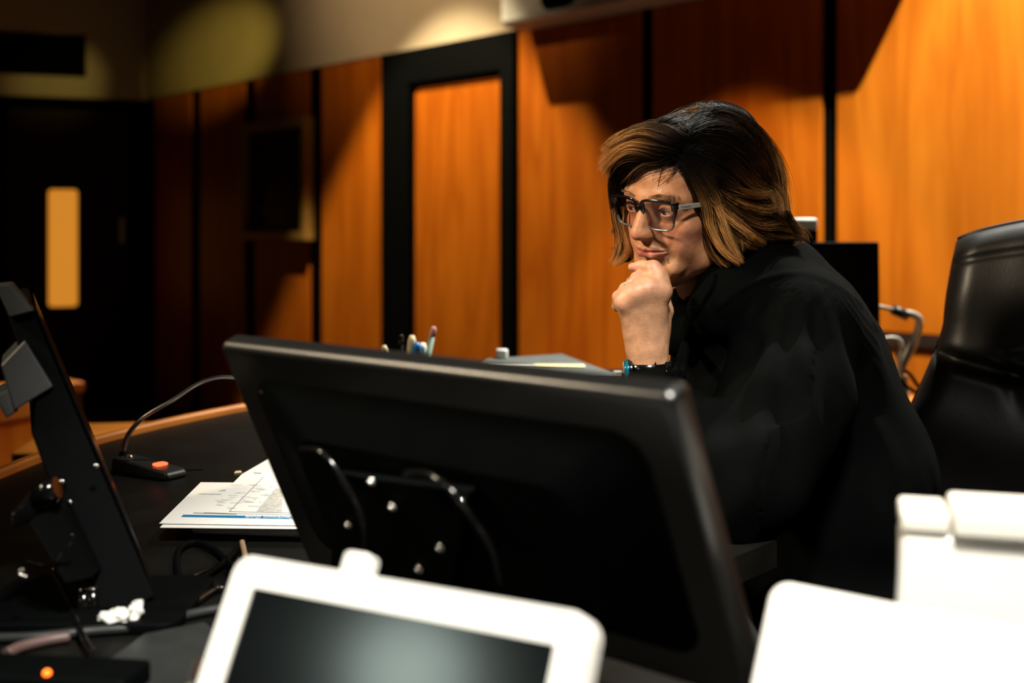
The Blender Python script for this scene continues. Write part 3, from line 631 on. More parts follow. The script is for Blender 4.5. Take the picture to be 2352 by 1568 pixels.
bm = bmesh.new(); prism(bm, [a+e*.01-n_*.001-Vector((0,0,.012)), b-e*.01-n_*.001-Vector((0,0,.012)), b-e*.006-n_*.001-Vector((0, 0, .32)), a+e*.01-n_*.001-Vector((0, 0, .32))], n_*.001); mesh('screen', bm, M['screen'], rm)
cbm = (a+b)/2
bm = bmesh.new(); prism(bm, [Vector((cbm.x+x, cbm.y+.06+y, .635)) for x, y in rrect(.2, .14, .02)], (0, 0, .012)); mesh('stand_base', bm, M['plastic'], rm)
bm = bmesh.new(); box(bm, (cbm.x, cbm.y+.055, .80), e*.03, n_*.012, (0, 0, .155)); mesh('stand_column', bm, M['plastic'], rm)
wc = thing('desk_camera', 'pale-topped small camera sitting on the rear monitor beside the hair', 'camera', a)
c = W(1846, 505, Dm+.03)
bm = bmesh.new(); box(bm, W(1846, 515, Dm+.03), e*.031, n_*.02, (0, 0, .016)); mesh('camera_cap', bm, M['creamg'], wc, bevel=.008, seg=3)
bm = bmesh.new(); box(bm, W(1850, 543, Dm+.03), e*.026, n_*.016, (0, 0, .0165)); mesh('camera_body', bm, M['gloss'], wc, bevel=.003)
mk = thing('bent_arm_lamp', 'small bent silver arm lamp on the credenza between rear monitor and leather chair', 'lamp', W(2070, 880, 3.0))
D3 = 2.95
bm = bmesh.new(); tube(bm, [W(2078, 720, D3), W(2095, 722, D3), W(2110, 732, D3), W(2110, 752, D3), W(2098, 790, D3), W(2078, 830, D3), W(2066, 862, D3)], .0105, 12, 8); mesh('arm', bm, M['matsteel'], mk)
bm = bmesh.new(); tube(bm, [W(2050, 710, D3), W(2084, 726, D3)], [.013, .014], 14, 0); mesh('joint', bm, M['plasticg'], mk)
bm = bmesh.new(); tube(bm, [W(2000, 700, D3), W(2052, 711, D3)], .006, 10, 0); mesh('neck', bm, M['matsteel'], mk)
p = W(2066, 862, D3); bm = bmesh.new(); tube(bm, [p, Vector((p.x, p.y, .65))], [.02, .03], 16, 0); tube(bm, [Vector((p.x, p.y, .65)), Vector((p.x, p.y, .636))], .07, 20, 0); mesh('base', bm, M['matsteel'], mk)
for k, (pp, m_, lb_) in enumerate((([(2030, 778), (2052, 776), (2066, 782), (2072, 800), (2066, 830), (2062, 880), (2060, 960)], 'matsteel', 'curved silver hose left of the bent arm lamp'),
    ([(2078, 850), (2092, 862), (2108, 885), (2125, 905), (2120, 940)], 'plastic', 'black cable sloping down from the lamp toward the chair'),
    ([(2066, 868), (2080, 885), (2100, 898), (2124, 906), (2110, 950)], 'plastic', 'lower black cable sloping under its neighbour toward the chair'),
    ([(2040, 790), (2056, 800), (2064, 830), (2068, 870), (2060, 950)], 'tan', 'tan cord tangled left of the bent arm lamp'))):
    cable(lb_, [W(x, y, 2.9+.015*k) for x, y in pp], .006 if k == 0 else .005, m_)

# ---- black leather chair
ch = thing('office_chair', 'black leather executive chair at the right edge, behind the seated person', 'office chair', (.98, 1.95, 0))
cf = Vector((-.50, -.86, 0)).normalized(); cs = Vector((cf.y*-1, cf.x, 0)).normalized()   # front and its side
if cs.x < 0: cs = -cs
C0 = W(2185, 560, 2.02); C0 = Vector((C0.x, C0.y, 0))
def back_surface(bm, front, rows, cols, zt, zb, fn):
    g = [[bm.verts.new(fn(j/(cols-1), i/(rows-1), front)) for j in range(cols)] for i in range(rows)]
    for i in range(rows-1):
        for j in range(cols-1): bm.faces.new((g[i][j], g[i][j+1], g[i+1][j+1], g[i+1][j]))
    return g
WCH = .56
def chair_fn(s, t, front):
    z = 1.125-t*.60                                     # top to bottom
    left = -.085*max(0, t-.30)**1.1-.02*t*(t < .30)+.0
    left = -.018*math.sin(min(t/.26, 1)*math.pi/2)-.30*max(0, t-.24)**1.25
    x = left+s*(WCH-2*left)
    arch = .052*math.sin(math.pi*min(max(s, 0), 1))**.7*(1-t)**3
    edge_ = min(s, 1-s); rnd = (1-max(0, 1-edge_/.09)**2)**.5 if edge_ < .09 else 1.
    te = min(t/.06, 1); rt = (1-(1-te)**2)**.5
    pad = .055*rnd*(.3+.7*rt)
    # seam between head pad and lumbar pad, sagging toward the middle; creases fan out of it
    seam = .32+.10*math.sin(math.pi*min(s*1.0, 1))**.8
    d = (t-seam); pad -= .030*math.exp(-(d/.018)**2)*min(1, edge_/.04+.3)
    pad += .022*math.exp(-((t-seam-.17)/.12)**2)*rnd+.012*math.exp(-((t-.16)/.12)**2)*rnd
    pad -= .010*math.exp(-(((t-seam+.06)+.35*(s-.25))/.02)**2)*math.exp(-((s-.28)/.12)**2)
    pad -= .008*math.exp(-(((s-.2)-.5*(t-.35))/.02)**2)*math.exp(-((t-.40)/.07)**2)
    pad -= .006*math.exp(-((t-.075)/.006)**2)
    pad += .0022*noise.noise(Vector((s*9, t*7, 0)))
    recl = .10*t
    off = pad if front else -.05*rnd*(.3+.7*rt)
    return C0+cs*x+cf*(off-.05+recl)+Vector((0, 0, z+arch))
bm = bmesh.new(); R_, C_ = 110, 90
ga = back_surface(bm, True, R_, C_, 0, 0, chair_fn); gb = back_surface(bm, False, R_, C_, 0, 0, chair_fn)
for i in range(R_-1):
    for j in (0, C_-1): bm.faces.new((ga[i][j], ga[i+1][j], gb[i+1][j], gb[i][j]))
for j in range(C_-1):
    for i in (0, R_-1): bm.faces.new((ga[i][j], ga[i][j+1], gb[i][j+1], gb[i][j]))
mesh('backrest', bm, M['leather'], ch, True)
bm = bmesh.new(); pts_ = [chair_fn(s, .0, True)+Vector((0, 0, .0))+cf*.0 for s in np.linspace(0.01, .99, 20)]; tube(bm, pts_, .004, 8, 2); mesh('piping', bm, M['leather'], ch)
sc_ = C0+cs*WCH/2+cf*.25
bm = bmesh.new(); prism(bm, [Vector((sc_.x, sc_.y, .42))+cs*x+cf*y for x, y in rrect(.54, .50, .08)], (0, 0, .09)); mesh('seat', bm, M['leather'], ch, bevel=.03, seg=4)
for sgn in (-1, 1):
    bm = bmesh.new(); a_ = sc_+cs*.30*sgn; tube(bm, [Vector((a_.x, a_.y, .46))-cf*.12, Vector((a_.x, a_.y, .62))-cf*.16, Vector((a_.x, a_.y, .66))+cf*.0, Vector((a_.x, a_.y, .64))+cf*.14], .022, 10, 6); mesh('armrest', bm, M['leather'], ch)
bm = bmesh.new(); tube(bm, [(sc_.x, sc_.y, .42), (sc_.x, sc_.y, .10)], .03, 14, 0); mesh('gas_lift', bm, M['steel'], ch)
for k in range(5):
    a_ = 2*math.pi*k/5+.3; e_ = Vector((sc_.x+.3*math.cos(a_), sc_.y+.3*math.sin(a_), .07))
    bm = bmesh.new(); tube(bm, [(sc_.x, sc_.y, .11), e_], [.025, .016], 10, 0); lg = mesh('leg', bm, M['plastic'], ch)
    bm = bmesh.new(); ball(bm, e_-Vector((0, 0, .038)), .03, .03, .03, seg=14); w_ = mesh('caster', bm, M['plastic'], lg)
# ------------------------------------------------------------------ implicit-surface modelling tools (numpy)
class Field:
    def __init__(s, xs, ys, zs, far=.05):
        s.xs, s.ys, s.zs = [np.asarray(a, np.float32) for a in (xs, ys, zs)]; s.far = far
        s.v = np.full((len(xs), len(ys), len(zs)), far, np.float32)
    def sub(s, lo, hi):
        r = []
        for a, l, h in ((s.xs, lo[0], hi[0]), (s.ys, lo[1], hi[1]), (s.zs, lo[2], hi[2])):
            i0 = max(int(np.searchsorted(a, l))-1, 0); i1 = min(int(np.searchsorted(a, h))+1, len(a)); r.append(slice(i0, i1))
        return r
    def apply(s, lo, hi, fn, k, op='add'):
        r = s.sub(lo, hi)
        if any(x.stop-x.start < 1 for x in r): return
        X = s.xs[r[0]][:, None, None]; Y = s.ys[r[1]][None, :, None]; Z = s.zs[r[2]][None, None, :]
        d = fn(X, Y, Z).astype(np.float32); a = s.v[tuple(r)]
        if op == 'add':
            h = np.maximum(k-np.abs(a-d), 0)/max(k, 1e-6); s.v[tuple(r)] = np.minimum(a, d)-h*h*k*.25
        else:
            d = -d; h = np.maximum(k-np.abs(a-d), 0)/max(k, 1e-6); s.v[tuple(r)] = np.maximum(a, d)+h*h*k*.25
    # primitives; R is an optional 3x3 whose rows are the local axes
    def ell(s, c, r, k=.01, R=None, op='add'):
        c = np.array(c, float); r = np.array(r, float); R = np.eye(3) if R is None else np.array(R, float)
        ext = np.sqrt(((R*r[:, None])**2).sum(0))+max(k, .0)+.012
        if op == 'add': ext = ext+min(k+.01, .04)
        def fn(X, Y, Z):
            x, y, z = X-c[0], Y-c[1], Z-c[2]
            p = [(R[i][0]*x+R[i][1]*y+R[i][2]*z)/r[i] for i in range(3)]
            k0 = np.sqrt(p[0]**2+p[1]**2+p[2]**2)+1e-9
            k1 = np.sqrt((p[0]/r[0])**2+(p[1]/r[1])**2+(p[2]/r[2])**2)+1e-9
            return k0*(k0-1)/k1
        s.apply(c-ext, c+ext, fn, k, op)
    def cap(s, a, b, ra, rb, k=.01, op='add'):
        a = np.array(a, float); b = np.array(b, float); m = max(ra, rb)+k+.014
        lo = np.minimum(a, b)-m; hi = np.maximum(a, b)+m; ab = b-a; L2 = float(ab@ab)+1e-12
        def fn(X, Y, Z):
            x, y, z = X-a[0], Y-a[1], Z-a[2]
            t = np.clip((x*ab[0]+y*ab[1]+z*ab[2])/L2, 0, 1)
            return np.sqrt((x-ab[0]*t)**2+(y-ab[1]*t)**2+(z-ab[2]*t)**2)-(ra+(rb-ra)*t)
        s.apply(lo, hi, fn, k, op)
    def chain(s, pts, rs, k=.01, kk=None, op='add'):
        for i in range(len(pts)-1): s.cap(pts[i], pts[i+1], rs[i], rs[i+1], k if i == 0 or kk is None else kk, op)
    def sample(s, P):
        """trilinear value at points P (n,3)"""
        P = np.asarray(P, float); idx = []; fr = []
        for a, c in ((s.xs, P[:, 0]), (s.ys, P[:, 1]), (s.zs, P[:, 2])):
            i = np.clip(np.searchsorted(a, c)-1, 0, len(a)-2); idx.append(i); fr.append(np.clip((c-a[i])/(a[i+1]-a[i]), 0, 1))
        o = 0
        for dx in (0, 1):
            for dy in (0, 1):
                for dz in (0, 1):
                    w = (fr[0] if dx else 1-fr[0])*(fr[1] if dy else 1-fr[1])*(fr[2] if dz else 1-fr[2])
                    o = o+w*s.v[idx[0]+dx, idx[1]+dy, idx[2]+dz]
        return o
    def grad(s, P, e=.003):
        g = np.stack([s.sample(P+np.eye(3)[i]*e)-s.sample(P-np.eye(3)[i]*e) for i in range(3)], 1)
        return g/(np.linalg.norm(g, axis=1, keepdims=True)+1e-9)
    def mesh(s):
        v = s.v; S = v < 0; n = v.shape
        c = np.zeros(tuple(x-1 for x in n), np.uint8)
        for dx in (0, 1):
            for dy in (0, 1):
                for dz in (0, 1): c += S[dx:n[0]-1+dx, dy:n[1]-1+dy, dz:n[2]-1+dz]
        act = (c > 0) & (c < 8); I = np.argwhere(act); ids = np.full(act.shape, -1, np.int32); ids[act] = np.arange(len(I))
        A = (s.xs, s.ys, s.zs); P = np.zeros((len(I), 3)); cnt = np.zeros(len(I))
        cor = [(i, j, k) for i in (0, 1) for j in (0, 1) for k in (0, 1)]
        for a in cor:
            for b in cor:
                if sum(abs(p-q) for p, q in zip(a, b)) != 1 or a > b: continue
                va = v[I[:, 0]+a[0], I[:, 1]+a[1], I[:, 2]+a[2]]; vb = v[I[:, 0]+b[0], I[:, 1]+b[1], I[:, 2]+b[2]]
                m = (va < 0) != (vb < 0); t = np.where(m, va/np.where(m, va-vb, 1), 0)
                for ax in range(3):
                    pa = A[ax][I[:, ax]+a[ax]]; pb = A[ax][I[:, ax]+b[ax]]; P[:, ax] += np.where(m, pa+(pb-pa)*t, 0)
                cnt += m
        P /= cnt[:, None]; Q = []
        for ax in range(3):
            o = [i for i in range(3) if i != ax]
            sl0 = [slice(None)]*3; sl1 = [slice(None)]*3; sl0[ax] = slice(0, n[ax]-1); sl1[ax] = slice(1, n[ax])
            e = S[tuple(sl0)] != S[tuple(sl1)]; E = np.argwhere(e)
            E = E[(E[:, o[0]] > 0) & (E[:, o[1]] > 0) & (E[:, o[0]] < n[o[0]]-1) & (E[:, o[1]] < n[o[1]]-1)]
            def cid(d0, d1):
                J = E.copy(); J[:, o[0]] -= d0; J[:, o[1]] -= d1; return ids[J[:, 0], J[:, 1], J[:, 2]]
            q = np.stack([cid(1, 1), cid(0, 1), cid(0, 0), cid(1, 0)], 1)
            ins = S[E[:, 0], E[:, 1], E[:, 2]]; fl = ins if ax != 1 else ~ins
            q[~fl] = q[~fl][:, ::-1]; Q.append(q)
        return P, np.concatenate(Q)
def np_mesh(name, P, Q, m, parent=None, colors=None, smooth=True):
    me = bpy.data.meshes.new(name); k = Q.shape[1]
    me.vertices.add(len(P)); me.vertices.foreach_set('co', np.asarray(P, np.float32).ravel())
    me.loops.add(Q.size); me.loops.foreach_set('vertex_index', Q.astype(np.int32).ravel())
    me.polygons.add(len(Q)); me.polygons.foreach_set('loop_start', np.arange(0, Q.size, k, dtype=np.int32))
    me.update(calc_edges=True); me.validate()
    me.polygons.foreach_set('use_smooth', np.ones(len(me.polygons), bool))
    if colors is not None:
        a = me.color_attributes.new('Col', 'FLOAT_COLOR', 'POINT'); a.data.foreach_set('color', np.asarray(colors, np.float32).ravel())
    return link(name, me, m, parent)
def smooth_verts(P, Q, it=2, lam=.5):
    n = len(P)
    E = np.concatenate([Q[:, [0, 1]], Q[:, [1, 2]], Q[:, [2, 3]], Q[:, [3, 0]]]); E = np.concatenate([E, E[:, ::-1]])
    deg = np.bincount(E[:, 0], minlength=n)[:, None]
    for k in range(it):
        for l in (lam, -lam*1.02):
            S = np.stack([np.bincount(E[:, 0], weights=P[E[:, 1], i], minlength=n) for i in range(3)], 1)/np.maximum(deg, 1)
            P = P+(S-P)*l
    return P
def axis(segs):
    """segs: list of (start, end, step) joined into one coordinate axis"""
    out = []
    for a, b, st in segs: out += list(np.arange(a, b-1e-9, st))
    out.append(segs[-1][1]); return np.array(out)
def npv(v): return np.array(v, float)

# ------------------------------------------------------------------ head frame
YAW, PITCH, ROLL = math.radians(49.5), math.radians(15), math.radians(-7.2)
Fh = Vector((-math.sin(YAW), -math.cos(YAW), 0)); Zv = Vector((0, 0, 1)); Lh = Zv.cross(Fh)
HF = (Fh*math.cos(PITCH)-Zv*math.sin(PITCH)).normalized(); HU = (Zv*math.cos(PITCH)+Fh*math.sin(PITCH)).normalized()
HL = (Lh*math.cos(ROLL)+HU*math.sin(ROLL)).normalized(); HU = HF.cross(HL)*-1
if HU.z < 0: HU = -HU
NAS = W(1477, 480, 1.595)              # bridge of the nose
HC = NAS-HF*.093
HR = np.array([HL[:], HF[:], HU[:]])
def hp(x, y, z): return HC+HL*x+HF*y+HU*z
def hn(x, y, z): return npv(hp(x, y, z))
def topx(p): return (1176+p[0]/p[1]*FP, 523-(p[2]-CZ)/p[1]*FP)

# ------------------------------------------------------------------ body: head, neck, arms, hand, torso as one surface
vx = .0014
B = Field(axis([(-.02, .10, .012), (.10, .355, vx), (.355, .80, .008)]), axis([(1.38, 1.47, .006), (1.47, 1.80, vx), (1.80, 2.12, .008)]), axis([(.42, .88, .010), (.88, 1.355, vx)]))
# cranium and face
B.ell(hn(0, -.014, .026), (.072, .093, .080), .02, HR)
B.ell(hn(0, .030, -.030), (.058, .056, .082), .03, HR)
B.ell(hn(0, .044, .030), (.058, .042, .042), .02, HR)            # forehead
for s_ in (1, -1):
    B.chain([hn(.050*s_, .0, -.058), hn(.040*s_, .030, -.084), hn(.014*s_, .064, -.102)], [.017, .016, .014], .022)
    B.ell(hn(.042*s_, .056, -.030), (.019, .018, .015), .018, HR)   # cheekbone
    B.ell(hn(.034*s_, .058, -.058), (.020, .020, .024), .018, HR)   # cheek
    B.chain([hn(.010*s_, .083, .015), hn(.030*s_, .0795, .018), hn(.050*s_, .064, .010)], [.0055, .006, .006], .016)
    B.ell(hn(.026*s_, .072, -.088), (.016, .012, .014), .014, HR)   # marionette fullness
B.ell(hn(0, .076, -.104), (.017, .014, .014), .016, HR)           # chin
B.ell(hn(0, .050, -.108), (.030, .030, .014), .018, HR)           # under the chin
B.ell(hn(0, .0770, -.058), (.028, .0185, .022), .014, HR)           # muzzle
for s_ in (1, -1):
    B.ell(hn(.031*s_, .092, -.003), (.017, .0125, .0100), .014, HR, 'sub')
    B.ell(hn(.0165*s_, .098, -.010), (.006, .012, .012), .010, HR, 'sub')
# eyelids: a ball with the slit cut out of it
for s_ in (1, -1):
    B.ell(hn(.031*s_, .0700, -.004), (.0165, .0155, .0140), .007, HR)
    B.ell(hn(.0315*s_, .090, -.0052), (.0120, .0105, .0034), .0015, HR, 'sub')
    B.chain([hn(.018*s_, .086, .0035), hn(.032*s_, .0885, .0060), hn(.047*s_, .078, .0010)], [.0010, .0011, .0009], .0022, op='sub')
    B.chain([hn(.021*s_, .085, -.016), hn(.033*s_, .085, -.0185), hn(.044*s_, .079, -.015)], [.0009, .0010, .0008], .0025, op='sub')
# nose
B.chain([hn(0, .084, .008), hn(0, .092, -.008), hn(0, .1005, -.021), hn(0, .1055, -.0285)], [.0080, .0080, .0084, .0086], .016, .008)
B.ell(hn(0, .1080, -.0325), (.0098, .0090, .0082), .010, HR)
for s_ in (1, -1):
    B.ell(hn(.0105*s_, .0985, -.0350), (.0066, .0100, .0070), .009, HR)
    B.ell(hn(.0058*s_, .1015, -.0425), (.0036, .0060, .0035), .002, HR, 'sub')
    B.chain([hn(.0165*s_, .096, -.032), hn(.0180*s_, .0935, -.041)], [.0012, .0014], .004, op='sub')
    B.chain([hn(.019*s_, .094, -.043), hn(.026*s_, .089, -.055), hn(.030*s_, .0845, -.067)], [.0012, .0016, .0010], .005, op='sub')   # fold from nose to mouth
    B.chain([hn(.0285*s_, .0845, -.071), hn(.030*s_, .0785, -.086)], [.0007, .0004], .004, op='sub')
B.chain([hn(0, .0985, -.045), hn(0, .0965, -.055)], [.0016, .0018], .004, op='sub')            # philtrum
# mouth
B.chain([hn(-0.0268, 0.0850, -0.0605), hn(-0.0114, 0.0940, -0.0565), hn(0, 0.0960, -0.0577), hn(0.0114, 0.0940, -0.0565), hn(0.0268, 0.0850, -0.0605)], [.0022, .0040, .0040, .0040, .0022], .004)
B.chain([hn(-0.0256, 0.0845, -0.0620), hn(-0.0114, 0.0930, -0.0657), hn(0.0114, 0.0930, -0.0657), hn(0.0256, 0.0845, -0.0620)], [.0024, .0050, .0050, .0024], .004)
B.chain([hn(-0.0302, 0.0845, -0.0607), hn(-0.0125, 0.0975, -0.0608), hn(0, 0.1000, -0.0617), hn(0.0125, 0.0975, -0.0608), hn(0.0302, 0.0845, -0.0607)], [.0009, .0013, .0013, .0013, .0009], .0014, op='sub')
B.chain([hn(-0.0171, 0.0885, -0.0750), hn(0.0171, 0.0885, -0.0750)], [.0030, .0030], .007, op='sub')
# frown lines, brow crease
for s_ in (1, -1): B.cap(hn(.0045*s_, .0985, .006), hn(.006*s_, .0955, .020), .0009, .0006, .002, 'sub')
# ears
for s_ in (1, -1): B.ell(hn(.077*s_, -.012, -.010), (.006, .018, .030), .006, HR)
# neck and torso
NB = Vector((.375, 1.765, 1.075)); SL = Vector((.405, 1.625, 1.005)); SR = Vector((.385, 1.965, 1.02))
B.cap(hn(0, -.020, -.050), npv(NB), .050, .056, .02)
B.cap(hn(0, .020, -.085), npv(NB)+[-.075, -.02, -.05], .030, .030, .02)
for s_ in (1, -1): B.cap(hn(.040*s_, -.02, -.055), npv(NB)+[-.09, -.03+.02*-s_, -.075], .011, .009, .014)   # neck cords
B.ell((.41, 1.80, .96), (.11, .16, .12), .03); B.ell((.47, 1.80, .80), (.11, .15, .16), .04); B.ell((.54, 1.80, .60), (.14, .16, .14), .04)
B.cap(npv(NB), npv(SL), .05, .055, .03); B.cap(npv(NB), npv(SR), .05, .055, .03)
EL = Vector((.285, 1.50, .805))
WR = W(1484, 838, 1.556)
B.chain([npv(SL), npv(EL)], [.050, .040], .03); B.chain([npv(SR), (.36, 1.93, .80), (.25, 1.80, .80)], [.050, .038, .026], .03)
# forearm, flattened wrist
B.chain([npv(EL), npv(WR)+[.035, -.015, -.07], npv(WR)+[.004, .001, -.006]], [.038, .031, .0205], .02)
def H(px, py, D): return npv(W(px, py, D))
B.chain([H(1481, 858, 1.556), H(1474, 815, 1.556), H(1466, 770, 1.555)], [.0165, .0170, .0165], .012)
B.chain([H(1506, 855, 1.552), H(1503, 820, 1.555), H(1500, 780, 1.556)], [.0150, .0160, .0160], .012)
B.ell(H(1492, 812, 1.541), (.010, .006, .012), .010)                        # wrist bone
# palm: four metacarpals, back of the hand toward the camera
MC = [((1505, 790, 1.553), (1516, 672, 1.538)), ((1492, 790, 1.550), (1489, 664, 1.531)), ((1479, 790, 1.552), (1459, 674, 1.531)), ((1467, 790, 1.556), (1434, 694, 1.537))]
for (a, b), r_ in zip(MC, (.0125, .0125, .0120, .0112)): B.cap(H(*a), H(*b), .0135, r_, .016)
B.ell(H(1490, 735, 1.560), (.030, .013, .036), .014)
for (a, b), r_ in zip(MC, (.0108, .0112, .0106, .0098)): B.ell(H(b[0], b[1]-1, b[2]-.0012), (r_*1.15, r_, r_*1.1), .012)
for (a, b) in MC[:3]:
    B.cap(H(a[0]-2, a[1]-20, a[2]-.0100), H(b[0], b[1]+2, b[2]-.0080), .0014, .0020, .012)
B.chain([H(1478, 770, 1.538), H(1470, 735, 1.5325), H(1462, 712, 1.5305)], [.0009, .0011, .0008], .004)     # vein
# fingers
kf = .0035
B.chain([H(1517, 664, 1.538), H(1511, 636, 1.544), H(1500, 617, 1.548)], [.0125, .0118, .0098], .012)
B.chain([H(1500, 616, 1.548), H(1474, 611, 1.556), H(1452, 613, 1.560)], [.0092, .0080, .0058], kf)
B.ell(H(1500, 614, 1.546), (.0100, .0095, .0092), .006)
B.chain([H(1489, 660, 1.532), H(1463, 640, 1.545)], [.0112, .0092], .008)
B.chain([H(1463, 640, 1.545), H(1452, 650, 1.568), H(1468, 664, 1.580)], [.0092, .0084, .0070], kf)
B.chain([H(1459, 670, 1.532), H(1437, 664, 1.546)], [.0110, .0090], .008)
B.chain([H(1437, 664, 1.546), H(1437, 684, 1.568), H(1458, 700, 1.578)], [.0090, .0080, .0068], kf)
B.chain([H(1433, 692, 1.538), H(1420, 682, 1.550)], [.0100, .0078], .008)
B.chain([H(1420, 682, 1.550), H(1418, 702, 1.564), H(1440, 716, 1.576)], [.0080, .0072, .0060], kf)
# thumb lies along the far side of the index finger, under the chin
B.chain([H(1506, 780, 1.570), H(1525, 715, 1.578), H(1520, 665, 1.588), H(1498, 640, 1.598)], [.0165, .0125, .0105, .0080], .012, .006)
# creases between finger segments, nails
P, Q = B.mesh()
P = smooth_verts(P, Q, 1, .5)
Lc = (P-npv(HC))@HR.T
col = np.tile(np.array([.58, .26, .125, 1.]), (len(P), 1))
def blot(c, r, rgb, amt, soft=1.):
    d = np.sqrt((((Lc-np.array(c))/np.array(r))**2).sum(1)); w = np.clip((1.25-d)/.5, 0, 1)**soft*amt
    col[:, :3] = col[:, :3]*(1-w[:, None])+np.array(rgb)*w[:, None]
for s_ in (1, -1):
    blot((.040*s_, .06, -.040), (.026, .03, .022), (.62, .24, .15), .6)
    blot((.031*s_, .085, -.004), (.018, .012, .010), (.48, .22, .15), .55)
blot((0, .115, -.040), (.014, .014, .012), (.64, .23, .16), .7)
lw = np.clip((.0068-np.abs(Lc[:, 2]+.0617)*(1+.0*Lc[:, 0])-np.abs(Lc[:, 0])**2*8)/.0022, 0, 1)*(Lc[:, 1] > .078)*(np.abs(Lc[:, 0]) < .0290)*(np.abs(Lc[:, 2]+.0610) < .012)
col[:, :3] = col[:, :3]*(1-.85*lw[:, None])+np.array([.52, .13, .11])*(.85*lw[:, None])
hand = (P[:, 2] < W(1500, 590, 1.55).z) & (P[:, 0] < .232) & (P[:, 1] < 1.602)
kn = np.zeros(len(P))
for q_ in ((1516, 668, 1.530), (1489, 660, 1.524), (1459, 668, 1.524), (1434, 690, 1.530), (1502, 612, 1.54), (1452, 613, 1.556), (1463, 640, 1.54), (1420, 684, 1.545)):
    kn = np.maximum(kn, np.exp(-(((P-H(*q_))/.010)**2).sum(1)))
hc_ = np.array([.56, .295, .165]); col[hand, :3] = hc_
kk_ = (kn*hand*.6)[:, None]; col[:, :3] = col[:, :3]*(1-kk_)+np.array([.66, .27, .20])*kk_
def skin_mat():
    m = bpy.data.materials.new('skin'); m.use_nodes = True; nt = m.node_tree; b = nt.nodes['Principled BSDF']; N = nt.nodes.new; L = nt.links.new
    a = N('ShaderNodeVertexColor'); a.layer_name = 'Col'; tc = N('ShaderNodeTexCoord')
    n = N('ShaderNodeTexNoise'); n.inputs['Scale'].default_value = 90; n.inputs['Detail'].default_value = 6; L(tc.outputs['Object'], n.inputs['Vector'])
    mr = N('ShaderNodeMapRange'); mr.inputs['From Min'].default_value = .3; mr.inputs['From Max'].default_value = .7; mr.inputs['To Min'].default_value = .82; mr.inputs['To Max'].default_value = 1.14; L(n.outputs['Fac'], mr.inputs[0])
    mx = N('ShaderNodeMix'); mx.data_type = 'RGBA'; mx.blend_type = 'MULTIPLY'; mx.inputs[0].default_value = 1
    L(a.outputs[0], mx.inputs[6]); L(mr.outputs[0], mx.inputs[7]); L(mx.outputs[2], b.inputs['Base Color'])
    b.inputs['Subsurface Weight'].default_value = .12; b.inputs['Subsurface Radius'].default_value = (1, .3, .15); b.inputs['Subsurface Scale'].default_value = .006
    b.inputs['Roughness'].default_value = .46; b.inputs['Specular IOR Level'].default_value = .45
    v = N('ShaderNodeTexVoronoi'); v.inputs['Scale'].default_value = 900; L(tc.outputs['Object'], v.inputs['Vector'])
    n2 = N('ShaderNodeTexNoise'); n2.inputs['Scale'].default_value = 260; n2.inputs['Detail'].default_value = 3; L(tc.outputs['Object'], n2.inputs['Vector'])
    ad = N('ShaderNodeMath'); ad.operation = 'MULTIPLY_ADD'; ad.inputs[1].default_value = .4; L(v.outputs['Distance'], ad.inputs[0]); L(n2.outputs['Fac'], ad.inputs[2])
    bp = N('ShaderNodeBump'); bp.inputs['Strength'].default_value = .35; bp.inputs['Distance'].default_value = .0008; L(ad.outputs[0], bp.inputs['Height']); L(bp.outputs[0], b.inputs['Normal'])
    return m
M['skin'] = skin_mat()
per = thing('person', 'person in a black robe with glasses and shoulder-length brown hair, chin resting on one hand', 'person', (.6, 1.8, .0))
body = np_mesh('body', P, Q, M['skin'], per, col)

# eyes
M['eyewhite'] = mat('eye_white', (.62, .56, .52), .12, coat=.6, mott=(60, .04)); M['iris'] = mat('iris', (.07, .035, .015), .15, coat=.8); M['pupil'] = mat('pupil', (.002, .002, .002), .08, coat=.8)
for s_ in (1, -1):
    c = hp(.031*s_, .0720, -.004); g_ = (HF*.93+HL*(-.22)+HU*-.20).normalized()
    gr = g_.to_track_quat('Z', 'Y').to_matrix(); ax_ = (gr.col[0], gr.col[1], gr.col[2])
    bm = bmesh.new(); ball(bm, c, .0122, axes=ax_, seg=36)
    for f in bm.faces:
        cc = f.calc_center_median()-c; a_ = cc.normalized().dot(g_)
        f.material_index = 2 if a_ > .975 else (1 if a_ > .895 else 0)
    mesh('eye', bm, [M['eyewhite'], M['iris'], M['pupil']], body)

# ------------------------------------------------------------------ robe
def robe_mat():
    m = mat('black_robe_cloth', (.0016, .0020, .0019), .9, spec=.02, bump=(900, .5, .0008)); return m
M['robe'] = robe_mat()
M['shell'] = mat('black_blouse', (.004, .0045, .005), .6, spec=.3)
Rb = Field(axis([(.10, .84, .0045)]), axis([(1.32, 2.14, .0045)]), axis([(.36, 1.16, .0045)]), .08)
Rb.ell((.405, 1.79, .985), (.145, .205, .125), .05)
Rb.ell((.395, 1.79, .86), (.150, .195, .16), .05)
Rb.ell((.450, 1.80, .90), (.130, .195, .14), .06)
Rb.ell((.515, 1.80, .74), (.145, .205, .19), .06)
Rb.ell((.560, 1.78, .52), (.19, .24, .16), .06)
Rb.cap(npv(NB)+[.012, .005, -.012], npv(SL)+[.015, .03, .01], .058, .066, .05)
Rb.cap(npv(NB)+[.012, .005, -.012], npv(SR)+[.0, -.02, .01], .058, .066, .05)
Rb.cap((.425, 1.80, 1.035), (.485, 1.80, .93), .075, .095, .05)
Rb.chain([npv(SL)+[.008, .0, .0], (.375, 1.565, .90), npv(EL)+[.01, .0, .012], npv(EL)+[-.01, .01, .005]], [.074, .078, .080, .062], .04)
Rb.chain([npv(EL)+[-.0, .005, .01], npv(WR)+[.022, -.004, -.060], npv(WR)+[.010, .0, -.030]], [.062, .050, .046], .03)
